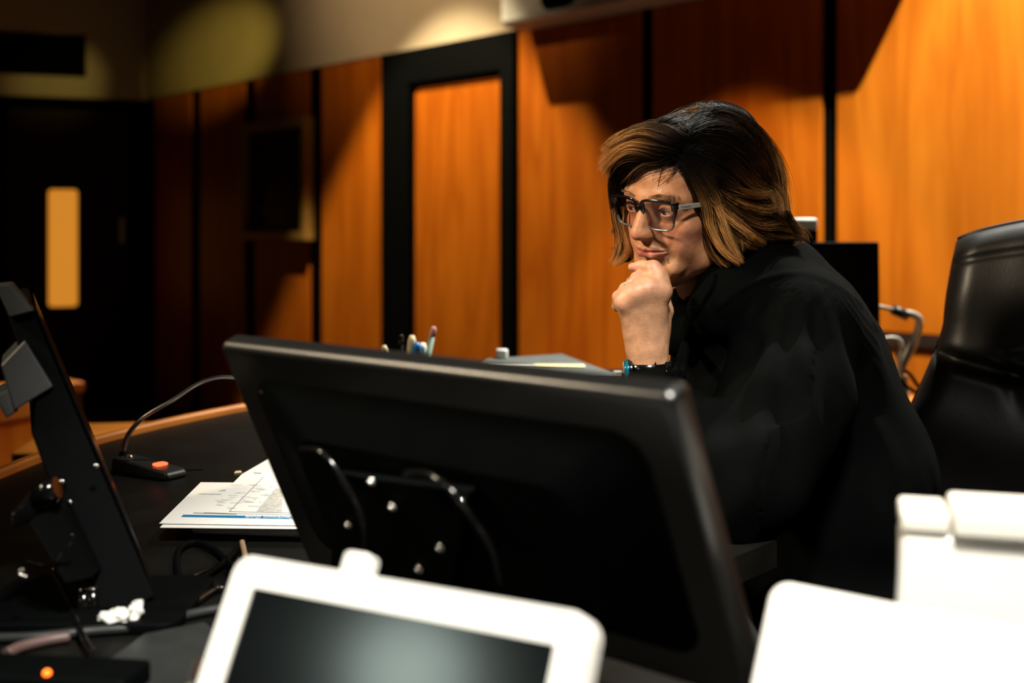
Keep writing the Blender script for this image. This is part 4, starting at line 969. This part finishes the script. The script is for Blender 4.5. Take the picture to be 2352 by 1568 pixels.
Rb.chain([npv(SR), (.37, 1.93, .84), (.26, 1.84, .815), (.20, 1.76, .81)], [.07, .07, .055, .05], .04)
Rb.cap((.58, 1.62, .50), (.28, 1.64, .50), .10, .085, .05); Rb.cap((.58, 1.93, .50), (.28, 1.90, .50), .10, .085, .05)
Rb.cap(npv(WR)+[-.004, .0, .03], npv(WR)+[.03, -.006, -.05], .033, .036, .004, op='sub')
Rb.chain([npv(W(1690, 690, 1.66)), npv(W(1740, 640, 1.70)), npv(NB)+[.03, -.02, 0]], [.055, .055, .06], .04)
# neck opening: a V down the front
Rb.chain([hn(0, -.03, -.07), npv(NB)+[-.02, -.005, .0]], [.058, .056], .01, op='sub')
Rb.chain([npv(NB)+[-.055, -.02, .05], npv(W(1598, 655, 1.68)), npv(W(1598, 700, 1.66))], [.062, .040, .010], .008, op='sub')
Rb.chain([npv(W(1606, 708, 1.640)), npv(W(1640, 668, 1.618)), npv(W(1672, 634, 1.622)), npv(W(1720, 612, 1.650)), npv(W(1790, 606, 1.72))], [.008, .014, .020, .026, .034], .022)
Rb.chain([npv(W(1640, 720, 1.63)), npv(W(1690, 680, 1.63)), npv(W(1750, 650, 1.65))], [.03, .04, .04], .03)
Rb.chain([npv(W(1572, 665, 1.745)), npv(W(1560, 695, 1.730)), npv(W(1565, 760, 1.70))], [.009, .018, .034], .014)
P, Q = Rb.mesh(); P = smooth_verts(P, Q, 2, .5)
# folds: long vertical pleats on the sleeve and front, gathers under the yoke seam
px_ = 1176+P[:, 0]/P[:, 1]*FP; py_ = 523-(P[:, 2]-CZ)/P[:, 1]*FP
nr = Rb.grad(P)
seam_c = np.array([1835., 790.])       # the yoke seam is an arc over the shoulder
sx = (px_-1830)/165.; seam_y = 628+62*np.abs(sx)**2.1*np.where(sx > 0, 1.5, 1.0)
near = P[:, 1] < 1.80
below = np.clip((py_-seam_y)/14, 0, 1)
ang = np.arctan2(px_-1830, np.maximum(py_-520, 20))
fade = np.exp(-np.maximum(py_-seam_y, 0)/70.)
g1 = np.sin(ang*150)*.0011*fade*below*near*(px_ > 1660)*(px_ < 2020)
long_ = .0045*np.sin(ang*24+.6*np.sin(py_/60.))*np.clip((py_-seam_y-20)/160, 0, 1)*near
lip = .0022*np.exp(-((py_-seam_y)/7.)**2)*near*(px_ > 1650)*(px_ < 2060)
front = (P[:, 0] < .42)*(nr[:, 0] < .2)
lap = .005*np.sin((P[:, 1]*70+P[:, 2]*9)+.8*np.sin(P[:, 2]*22))*front*np.clip((1.04-P[:, 2])/.05, 0, 1)
nz = np.array([noise.noise(Vector((p[0]*9, p[1]*9, p[2]*5)))*.006+noise.noise(Vector((p[0]*24, p[1]*24, p[2]*12)))*.0025 for p in P])
P = P+nr*(g1+long_+lip+lap+nz*np.clip((1.10-P[:, 2])/.05, 0, 1))[:, None]
robe = np_mesh('robe', P, Q, M['robe'], per)
# lapel bands along the V
def on_robe(px, py, D0=1.45, D1=1.9, F=None, lift=.002):
    F = F or Rb
    t = np.linspace(D0, D1, 260); C = np.stack([(px-1176)/FP*t, t, CZ+(523-py)/FP*t], 1); v = F.sample(C)
    i = np.argmax(v < lift); return Vector(C[i]) if (v < lift).any() else None
for nm, L0 in (('lapel', [(1640, 628), (1632, 660), (1614, 690), (1596, 722), (1578, 790), (1565, 860)]), ('lapel', [(1552, 655), (1560, 664), (1578, 684), (1592, 712), (1572, 790), (1550, 860)])):
    pp = [on_robe(x, y, lift=.003) for x, y in L0]; pp = [p for p in pp if p]
    if len(pp) > 2:
        bm = bmesh.new(); tube(bm, pp, [.0045, .006, .006], 8, 6); mesh(nm, bm, M['robe'], robe)
# ------------------------------------------------------------------ hair
Hf = Field(axis([(.06, .58, .003)]), axis([(1.42, 1.98, .003)]), axis([(.98, 1.40, .003)]), .06)
Hf.ell(hn(0, -.022, .030), (.083, .101, .085), .02, HR)
Hf.ell(hn(.020, -.05, .062), (.062, .070, .060), .03, HR)
def HE(px, py, D, r, k=.02): Hf.ell(npv(W(px, py, D)), r, k)
HE(1706, 425, 1.73, (.060, .075, .072), .03)
HE(1742, 500, 1.70, (.040, .055, .040), .03)
HE(1790, 535, 1.70, (.026, .035, .016), .02)
HE(1668, 500, 1.610, (.026, .022, .050), .02)
HE(1685, 560, 1.605, (.020, .018, .030), .02)
HE(1700, 560, 1.66, (.035, .030, .030), .02)
HE(1540, 318, 1.60, (.048, .045, .028), .02)
HE(1475, 338, 1.60, (.042, .035, .024), .02)
HE(1428, 368, 1.62, (.026, .030, .022), .02)
HE(1424, 440, 1.67, (.010, .018, .045), .02)
HE(1430, 520, 1.68, (.011, .020, .035), .015)
HE(1440, 575, 1.68, (.016, .018, .020), .012)
HE(1640, 430, 1.60, (.022, .018, .050), .02)
Hf.cap(hn(.0, .10, -.03), hn(.0, .16, -.05), .045, .06, .01, 'sub')
Hf.chain([hn(.015, .100, .020), hn(.020, .120, .0)], [.030, .04], .012, op='sub')
P, Q = Hf.mesh(); P = smooth_verts(P, Q, 2, .5)
nzv = np.array([noise.noise(Vector((p[0]*40, p[1]*40, p[2]*14))) for p in P]); P = P-Hf.grad(P)*(.0022+.0020*nzv[:, None])
def hair_mat(name, attr=True):
    m = bpy.data.materials.new(name); m.use_nodes = True; nt = m.node_tree; b = nt.nodes['Principled BSDF']
    b.inputs['Roughness'].default_value = .40; b.inputs['Specular IOR Level'].default_value = .35
    if attr:
        a = nt.nodes.new('ShaderNodeVertexColor'); a.layer_name = 'Col'; nt.links.new(a.outputs[0], b.inputs['Base Color'])
    else: b.inputs['Base Color'].default_value = (.014, .008, .004, 1); b.inputs['Roughness'].default_value = .6
    return m
hair = np_mesh('hair', P, Q, hair_mat('hair_under', False), per)
NS = 16
SX, SG, SW = [], [], []      # pixel paths, gold amount, lift
def lock(pts, n, w0, w1, gold=.5, lift=.004, jit=1.0, wm=None, fade=.15):
    c = np.array([[p.x, p.y] for p in cr([Vector((x, y, 0)) for x, y in pts], 8)])
    seg = np.r_[0, np.cumsum(np.linalg.norm(np.diff(c, axis=0), axis=1))]; 
    nc = max(4, n//22); ca = RNG.normal(size=nc)*.6; cg_ = RNG.normal(size=nc)*.33; cl_ = RNG.uniform(.2, 1., nc); n = int(n*1.35)
    for k in range(n):
        ci = RNG.integers(nc); a0 = RNG.normal()*.55; t0 = RNG.uniform(0, fade); t1 = RNG.uniform(.74, 1.0)
        t = np.linspace(t0, t1, NS); s_ = t*seg[-1]
        x = np.interp(s_, seg, c[:, 0]); y = np.interp(s_, seg, c[:, 1])
        dx = np.gradient(x); dy = np.gradient(y); L = np.hypot(dx, dy)+1e-6; nx, ny = -dy/L, dx/L
        w = np.interp(t, [0, .5, 1], [w0, wm if wm is not None else (w0+w1)/2, w1])
        ph = RNG.uniform(0, 6.28); a = a0+(ca[ci]-a0)*.72*t; off = a*w+jit*(1.6*np.sin(t*RNG.uniform(3, 6)+ph)*t+RNG.normal()*3.*t**2)
        SX.append(np.stack([x+nx*off, y+ny*off], 1)); SG.append(np.clip(gold+cg_[ci]+RNG.normal()*.10, 0, 1.3)); SW.append(lift*np.clip(cl_[ci]+RNG.normal()*.15, .05, 1.1))
# dark crown and top, near side
lock([(1562, 345), (1600, 300), (1650, 285), (1700, 300), (1745, 350), (1775, 420)], 320, 26, 40, .18, .004)
lock([(1560, 330), (1600, 270), (1650, 258), (1705, 280), (1752, 335), (1785, 400), (1800, 470)], 260, 10, 16, .22, .003)
lock([(1500, 300), (1545, 275), (1600, 262), (1650, 262)], 200, 14, 14, .12, .003)
lock([(1570, 350), (1620, 330), (1680, 350), (1730, 400), (1770, 460)], 320, 22, 40, .15, .004)
lock([(1568, 360), (1610, 370), (1665, 410), (1720, 455), (1785, 475)], 260, 16, 34, .25, .004)
lock([(1640, 350), (1690, 380), (1735, 420), (1778, 436), (1795, 470), (1790, 500)], 260, 22, 26, .45, .005)
lock([(1650, 300), (1710, 330), (1760, 390), (1790, 450), (1800, 510), (1835, 545)], 240, 20, 14, .35, .004)
# sweeping mid layer, gold
lock([(1600, 380), (1640, 425), (1700, 465), (1760, 480), (1800, 470)], 240, 18, 16, .75, .007)
lock([(1640, 405), (1690, 432), (1740, 446), (1778, 440)], 160, 14, 10, .85, .008)
lock([(1610, 400), (1650, 455), (1705, 500), (1760, 520), (1800, 512)], 240, 18, 20, .6, .006)
lock([(1660, 460), (1715, 500), (1770, 520), (1820, 530), (1850, 540)], 240, 18, 14, .5, .005)
lock([(1700, 520), (1760, 545), (1815, 555), (1848, 548)], 200, 16, 10, .45, .005)
lock([(1740, 480), (1790, 500), (1822, 520), (1846, 560)], 140, 16, 10, .5, .005)
lock([(1590, 385), (1630, 440), (1665, 490), (1720, 535), (1762, 562)], 300, 14, 14, .95, .009)
lock([(1620, 420), (1655, 480), (1690, 530), (1730, 560), (1756, 566)], 240, 16, 16, .7, .007)
lock([(1650, 480), (1690, 530), (1730, 552), (1765, 558)], 240, 20, 10, .3, .004)
lock([(1690, 500), (1730, 535), (1790, 550), (1825, 552)], 220, 20, 8, .3, .004)
# near front curtain falling from the parting past the temple
lock([(1560, 362), (1600, 420), (1622, 470), (1630, 520), (1660, 575), (1703, 608)], 330, 10, 6, 1.0, .010, wm=14)
lock([(1562, 370), (1592, 430), (1606, 480), (1618, 540), (1640, 590), (1688, 630)], 170, 9, 5, .75, .008, wm=13)
lock([(1564, 352), (1612, 405), (1648, 470), (1665, 530), (1690, 585), (1706, 608)], 320, 12, 8, .85, .009, wm=18)
lock([(1570, 350), (1630, 400), (1668, 470), (1690, 530), (1705, 580)], 300, 14, 20, .35, .005)
lock([(1555, 360), (1582, 400), (1598, 450), (1606, 500), (1616, 550), (1636, 585)], 60, 12, 9, .7, .008, jit=2)
lock([(1556, 362), (1578, 390), (1600, 440), (1612, 480), (1622, 540), (1645, 600)], 50, 14, 12, .8, .012, jit=2.5)
lock([(1545, 362), (1565, 390), (1590, 420), (1602, 455)], 16, 12, 12, .45, .006, jit=2)
lock([(1640, 540), (1650, 590), (1680, 622), (1694, 630)], 120, 14, 5, .5, .005)
lock([(1665, 540), (1685, 590), (1700, 620)], 160, 16, 10, .25, .004)
# fringe swept forward
lock([(1562, 345), (1530, 322), (1474, 306), (1422, 322), (1381, 352)], 330, 10, 9, .95, .008, wm=13)
lock([(1560, 350), (1511, 340), (1447, 330), (1400, 352), (1376, 380)], 330, 12, 9, 1.0, .009, wm=14)
lock([(1555, 358), (1500, 352), (1442, 344), (1402, 370), (1376, 398)], 300, 12, 9, .9, .007, wm=12)
lock([(1560, 350), (1520, 356), (1470, 356), (1430, 362), (1402, 386), (1398, 410)], 260, 12, 14, .6, .005, wm=14)
lock([(1575, 335), (1530, 300), (1490, 292), (1450, 300), (1415, 322)], 260, 16, 8, .35, .005)
lock([(1560, 360), (1510, 370), (1470, 372), (1440, 384), (1425, 420), (1415, 450)], 300, 12, 14, .1, .004)
lock([(1580, 330), (1545, 300), (1510, 290), (1470, 290)], 240, 20, 8, .08, .003)
lock([(1565, 348), (1545, 364), (1515, 370), (1480, 374)], 200, 12, 6, .08, .003)
# far side curtain beyond the face
lock([(1425, 375), (1412, 410), (1408, 450), (1412, 500), (1422, 545), (1416, 585), (1403, 606)], 260, 16, 8, 1.0, .006, wm=8)
lock([(1440, 385), (1428, 430), (1425, 480), (1432, 530), (1442, 570), (1430, 596), (1405, 607)], 320, 12, 7, 1.25, .006, wm=13)
lock([(1450, 400), (1445, 440), (1440, 500), (1448, 550), (1462, 585), (1450, 602)], 320, 9, 9, 1.15, .005, wm=12)
lock([(1428, 480), (1418, 510), (1408, 530), (1400, 540)], 90, 10, 7, .8, .004, jit=2)
lock([(1435, 540), (1425, 570), (1412, 580), (1404, 584)], 90, 12, 7, .8, .004, jit=2)
# wisps over the forehead and loose flyaways
lock([(1560, 362), (1530, 385), (1500, 410), (1486, 440)], 12, 16, 24, .3, .010, jit=2.5)
lock([(1530, 372), (1520, 400), (1512, 440), (1508, 475)], 5, 5, 5, 1.1, .018, jit=1)
lock([(1560, 362), (1545, 395), (1520, 430), (1505, 470)], 12, 10, 16, .7, .012, jit=2.5)
lock([(1545, 365), (1510, 378), (1470, 386), (1440, 420), (1418, 442)], 16, 8, 14, .6, .010, jit=2.5)
lock([(1600, 270), (1655, 250), (1715, 272), (1770, 330), (1803, 405), (1812, 480)], 60, 7, 10, .8, .006, jit=2.5)
lock([(1500, 290), (1530, 272), (1580, 255), (1640, 248)], 30, 6, 6, .5, .006, jit=2.5)
lock([(1500, 300), (1450, 296), (1410, 318), (1378, 350)], 30, 5, 9, .9, .008, jit=3)
lock([(1806, 480), (1820, 515), (1846, 540), (1850, 560)], 60, 8, 12, .6, .008, jit=3)
X = np.array(SX); n = len(X); px = X[:, :, 0].ravel(); py = X[:, :, 1].ravel(); lift = np.repeat(np.array(SW), NS)
d0 = np.stack([(px-1176)/FP, np.ones_like(px), (523-py)/FP], 1); t = np.full(len(px), 1.45)
for k in range(70):
    v_ = Hf.sample(np.array([0, 0, CZ])+d0*t[:, None]); t = t+np.where(v_ > lift, np.clip((v_-lift)*.8, .0004, .02), 0)
t = np.where((v_ < lift+.004) & (t < 1.93), t, np.nan).reshape(n, NS)
for i in range(n):
    r_ = t[i]; ok = ~np.isnan(r_)
    if ok.sum() < 4: r_[:] = 1.62 if X[i, 0, 0] > 1500 else 1.66
    else: r_[~ok] = np.interp(np.flatnonzero(~ok), np.flatnonzero(ok), r_[ok])
for k in range(3): t[:, 1:-1] = (t[:, :-2]+t[:, 1:-1]*2+t[:, 2:])/4
S = np.array([0, 0, CZ])+d0.reshape(n, NS, 3)*t[:, :, None]
gold = np.array(SG)
# the far side and the back, not seen from here: strands that run down the surface
m_ = 1500; Pn = P[RNG.integers(0, len(P), 9000)]; ll = (Pn-npv(HC))@HR.T; Pn = Pn[(ll[:, 2] > .035) & ((ll[:, 0] < .02) | (ll[:, 1] < -.05)) & (ll[:, 1] < .05)][:m_]
path = [Pn]; cur = Pn.copy(); side = RNG.normal(size=(len(Pn), 1))*.15
for k in range(NS-1):
    g = Hf.grad(cur); dv = np.array([.10, .05, -1.])+side*np.array([1., .3, 0]); dv = dv-g*(g*dv).sum(1, keepdims=True); dv /= np.linalg.norm(dv, axis=1, keepdims=True)+1e-9
    cur = cur+dv*.0085; cur = cur-g*(Hf.sample(cur)[:, None]-.001-.003*np.abs(side)); cur[:, 2] = np.maximum(cur[:, 2], 1.075-.03*np.abs(side[:, 0])); path.append(cur.copy())
S = np.concatenate([S, np.stack(path, 1)]); gold = np.r_[gold, np.clip(.35+RNG.normal(size=len(Pn))*.25, 0, 1)]
n = len(S)
def strands(name, S, cols, r0, parent, m, taper=True):
    n, k = S.shape[:2]
    T = np.gradient(S, axis=1); T /= np.linalg.norm(T, axis=2, keepdims=True)+1e-9
    A = np.cross(T, np.array([.3, .8, .5])); A /= np.linalg.norm(A, axis=2, keepdims=True)+1e-9; Bn = np.cross(T, A)
    rr = r0*np.interp(np.linspace(0, 1, k), [0, .15, .7, 1], [.6, 1, .85, .25])[None, :, None]
    V = np.stack([S+(A*math.cos(a)+Bn*math.sin(a))*rr for a in (0, 2.094, 4.189)], 2).reshape(-1, 3)
    i = (np.arange(n)[:, None]*k+np.arange(k-1)[None, :]).ravel()*3; Qs = []
    for a in range(3):
        b = (a+1) % 3; Qs.append(np.stack([i+a, i+b, i+3+b, i+3+a], 1))
    C = np.repeat(cols.reshape(-1, 4), 3, 0)
    return np_mesh(name, V, np.concatenate(Qs), m, parent, C)
u_ = np.linspace(0, 1, NS)[None, :, None]; gg = gold[:, None, None]
mixg = np.clip((u_*1.7-.30)*gg+.12*np.maximum(gg-.4, 0), 0, 1); rnd = RNG.uniform(.7, 1.25, (n, 1, 1))
cd, cm_, cg = np.array([.010, .0055, .003]), np.array([.115, .046, .011]), np.array([.74, .37, .115])
cols = np.where(mixg < .45, cd+(cm_-cd)*(mixg/.45), cm_+(cg-cm_)*((mixg-.45)/.55))*rnd
cols = np.concatenate([np.clip(cols, 0, 1), np.ones((n, NS, 1))], 2)
strands('hair_strands', S, cols, .00033, hair, hair_mat('hair_strands'))
bpy.data.objects['hair_strands']['kind'] = 'stuff'
# brows and lashes
bs, bc_ = [], []
for s_ in (1, -1):
    Lb = []
    for k in range(95):
        u = RNG.uniform(0, 1); x = .011+.040*u; z = .0165+.0085*math.sin(u*2.2)-.004*u+RNG.normal()*.0013; 
        p = hp(x*s_, .10, z); q = Vector(p); 
        for it in range(60):
            v_ = float(B.sample([q[:]])[0])
            if v_ < .0003: break
            q = q-HF*max(v_*.8, .0002)
        dr = (HL*s_*(.8+.2*u)+HU*(.5-.8*u)+HF*.05).normalized()
        L_ = RNG.uniform(.004, .007); row = [q+dr*L_*j/4-HF*(.10*abs(x)*9)*L_*j/4*.9+HF*.0004 for j in range(5)]
        Lb.append([r_[:] for r_ in row])
    Lb = np.array(Lb); cb = np.tile(np.array([.14, .085, .05, 1.]), (len(Lb), 5, 1))
    strands('eyebrow', Lb, cb, .00022, body, hair_mat('brow_hair'))
for s_ in (1, -1):
    Ll = []
    for k in range(46):
        u = k/45; x = .0215+.0205*u; z = -.0052+.0034*math.sin(math.pi*u)**.6; y = .0850-.010*(u-.3)**2*6
        q = hp(x*s_, y, z); dr = (HF*.9+HL*s_*(u-.4)*.9+HU*.25)
        Ll.append([(q+dr*.0065*j/4+HU*.0022*(j/4)**2)[:] for j in range(5)])
    strands('eyelashes', np.array(Ll), np.tile(np.array([.01, .008, .006, 1.]), (len(Ll), 5, 1)), .00018, body, hair_mat('lash_hair'))

# ------------------------------------------------------------------ eyeglasses
gl = thing('eyeglasses', 'black and grey rectangular eyeglasses with pale silver temples on the face', 'eyeglasses', hp(0, .1, 0))
def gp(x, z, o=0.): return hp(x*.885, .0985-1.9*x*x+o+z*.12, z-.0058)
M['gframe'] = mat('glasses_black', (.006, .005, .005), .12, coat=.5); M['ggrey'] = mat('glasses_grey', (.12, .125, .13), .15, coat=.5, spec=.6)
M['temple'] = mat('temple_silver', (.60, .55, .50), .35, .3)
def lens_outline(s_, grow=0., n=72):
    out = []
    for k in range(n):
        a = 2*math.pi*k/n; ex_ = 4.2; c_, s2 = math.cos(a), math.sin(a)
        x = (.0262+grow)*math.copysign(abs(c_)**(2/ex_), c_); z = (.0200+grow)*math.copysign(abs(s2)**(2/ex_), s2)
        x = x*(1+.10*z/.0185)+.0015*(1 if x > 0 else 0)*(z > 0)
        out.append((s_*(.0335+x), z))
    return out
for s_ in (1, -1):
    for nm, m_, sel in (('upper_rim', 'gframe', 1), ('lower_rim', 'ggrey', 0)):
        i_ = lens_outline(s_); bm = bmesh.new()
        n_ = len(i_); rings = []
        for k in range(n_):
            x, z = i_[k]; cx_ = s_*.0335; top = min(max((z+.006)/.012, 0), 1)
            g = .0022+.0024*top; r_ = math.hypot(x-cx_, z*1.2); ox = (x-cx_)/.0262; oz = z/.0185; L_ = math.hypot(ox, oz)
            xo = x+ox/L_*g*1.0+(0.0014*top if (x-cx_)*s_ > .02 else 0)*s_; zo = z+oz/L_*g
            rings.append((z, [gp(x, z, -.0012), gp(x, z, .0016), gp(xo, zo, .0016), gp(xo, zo, -.0012)]))
        vs = [[bm.verts.new(p) for p in r[1]] for r in rings]
        for k in range(n_):
            j = (k+1) % n_; zz = (rings[k][0]+rings[j][0])/2
            if (zz > -.0085) != bool(sel): continue
            for a in range(4): bm.faces.new((vs[k][a], vs[j][a], vs[j][(a+1) % 4], vs[k][(a+1) % 4]))
        for v in [v for v in bm.verts if not v.link_faces]: bm.verts.remove(v)
        mesh(nm, bm, M[m_], gl, True)
    bm = bmesh.new(); pts_ = [gp(x, z, .0002) for x, z in lens_outline(s_)]; a = [bm.verts.new(p) for p in pts_]; c = bm.verts.new(gp(s_*.0335, 0, .0008))
    for k in range(len(a)): bm.faces.new((a[k], a[(k+1) % len(a)], c))
    if 'lens' not in M:
        m = bpy.data.materials.new('lens'); m.use_nodes = True; nt = m.node_tree; N = nt.nodes.new; L = nt.links.new
        tr = N('ShaderNodeBsdfTransparent'); tr.inputs[0].default_value = (.90, .86, .86, 1); g_ = N('ShaderNodeBsdfGlossy'); g_.inputs['Roughness'].default_value = .02
        fr_ = N('ShaderNodeFresnel'); fr_.inputs[0].default_value = 1.18; mx = N('ShaderNodeMixShader'); L(fr_.outputs[0], mx.inputs[0]); L(tr.outputs[0], mx.inputs[1]); L(g_.outputs[0], mx.inputs[2])
        L(mx.outputs[0], nt.nodes['Material Output'].inputs[0]); M['lens'] = m
    mesh('lens', bm, M['lens'], gl, True)
    # hinge block and temple
    bm = bmesh.new(); h0 = gp(s_*.0620, .0125, .0)
    prism(bm, [gp(s_*.0590, .0205, .0014), gp(s_*.0675, .0205, .0014), gp(s_*.0685, .0110, .0014), gp(s_*.0595, .0075, .0014)], -HF*.008); mesh('hinge', bm, M['gframe'], gl, bevel=.0008)
    te = hp(s_*.0745, .010, -.0020); ts = gp(s_*.0665, .0130, -.004)
    bm = bmesh.new(); d = (te-ts).normalized(); uu = HL.cross(d).normalized(); uu = uu if uu.z > 0 else -uu
    prism(bm, [ts+uu*.0036, te+uu*.0030, te-uu*.0030, ts-uu*.0036], HL*s_*.0018); tp_ = mesh('temple', bm, M['temple'], gl, bevel=.0005)
    bm = bmesh.new(); prism(bm, [te+uu*.0024, te-uu*.0024, te-uu*.016-HF*.025, te-uu*.011-HF*.027], HL*s_*.0018); mesh('temple_tip', bm, M['gframe'], tp_)
    if s_ == 1:
        text_mesh('temple_lettering', 'TED BAKER', .0034, ts+d*.004+HL*.00185-uu*.0013, d, uu, M['gframe'], tp_, .00005)
bm = bmesh.new()
brd = [(-.0105, .0180), (-.0050, .0135), (0, .0122), (.0050, .0135), (.0105, .0180), (.0098, .0070), (.0070, .0010), (.0055, .0045), (0, .0078), (-.0055, .0045), (-.0070, .0010), (-.0098, .0070)]
va = [bm.verts.new(gp(x, z, .0018)) for x, z in brd]; vb = [bm.verts.new(gp(x, z, -.0012)) for x, z in brd]; n_ = len(brd)
for k in range(n_): bm.faces.new((va[k], va[(k+1) % n_], vb[(k+1) % n_], vb[k]))
for vs in (va, vb):
    for q in ((0, 1, 7, 5), (1, 2, 8, 7), (2, 3, 8), (3, 4, 5, 7)): pass
    for q in ((2, 3, 7, 8), (3, 4, 5, 7), (5, 6, 7), (1, 2, 8, 9), (0, 1, 9, 11), (9, 10, 11)): bm.faces.new([vs[i] for i in q])
mesh('bridge', bm, M['gframe'], gl, bevel=.0006)

# ------------------------------------------------------------------ wristwatch and ring
wt = thing('wristwatch', 'black leather strap wristwatch with a blue edged case on the raised wrist', 'wristwatch', WR)
def band(px0, px1, py, D, tilt=0.): pass
cW = W(1491, 850, 1.556); axw = Vector((-.06, .0, 1)).normalized(); aw = Vector((1, 0, .045)).normalized(); bw = axw.cross(aw)*-1
bm = bmesh.new(); rows_ = []; RX, RY = .0290, .0230
for zz, g in ((-.0105, -.001), (-.0095, .0008), (.0095, .0008), (.0105, -.001), (.0100, -.0026), (-.0100, -.0026)):
    rows_.append([bm.verts.new(cW+axw*zz+aw*(RX+g)*math.cos(2*math.pi*k/48)+bw*(RY+g)*math.sin(2*math.pi*k/48)) for k in range(48)])
for i in range(6):
    for k in range(48): bm.faces.new((rows_[i][k], rows_[i][(k+1) % 48], rows_[(i+1) % 6][(k+1) % 48], rows_[(i+1) % 6][k]))
mesh('strap', bm, M['gloss'], wt, True)
for k_, dxx in enumerate((.006, .024)):
    bm = bmesh.new(); a_ = -math.acos(min(1, dxx/RX)); c = cW+aw*RX*math.cos(a_)+Vector((0, -RY*abs(math.sin(a_))-.002, .001))
    box(bm, c, aw*(.0012+.004*k_), Vector((0, .0016, 0)), axw*.0125); mesh('strap_keeper', bm, M['gloss'], wt, bevel=.001)
cc_ = cW-aw*(RX+.0020)+Vector((0, -.004, 0)); M['bluecase'] = mat('blue_case', (.01, .22, .34), .18, .7)
bm = bmesh.new(); disc_cyl(bm, cc_+aw*.002, -aw, .0165, .0055, .0155, 40); mesh('case', bm, M['bluecase'], wt, bevel=.001)
bm = bmesh.new(); disc_cyl(bm, cc_+aw*.007, -aw, .0172, .0055, .0168, 40); mesh('case_back', bm, M['gloss'], wt, bevel=.001)
bm = bmesh.new(); disc_cyl(bm, cc_-aw*.0034, -aw, .0140, .0006, .0138, 40); mesh('watch_face', bm, M['screen'], wt)
rg = thing('ring', 'silver ring with small stones on the curled ring finger', 'ring', W(1437, 650, 1.545))
c0, c1 = W(1459, 670, 1.532), W(1437, 664, 1.546); ra = (c1-c0).normalized(); rc = c0+(c1-c0)*.62; r1 = ra.cross(Vector((0, 0, 1))).normalized(); r2 = ra.cross(r1)
bm = bmesh.new(); pp = [rc+(r1*math.cos(a)+r2*math.sin(a))*.0108 for a in np.linspace(0, 2*math.pi, 29)]; tube(bm, pp, .0016, 8, 0); M['gem'] = mat('gem', (.75, .72, .60), .22, .35); mesh('ring_band', bm, M['steel'], rg, True)
r2u = r2 if r2.z > 0 else -r2
for k in range(5):
    a = (k-2)*.34; c = rc+(r2u*math.cos(a)+(-r1 if r1.y > 0 else r1)*math.sin(a))*.0128; bm = bmesh.new(); bmesh.ops.create_icosphere(bm, subdivisions=1, radius=.0019 if k != 2 else .0026)
    for v in bm.verts: v.co += c
    mesh('gemstone', bm, M['gem'], rg)
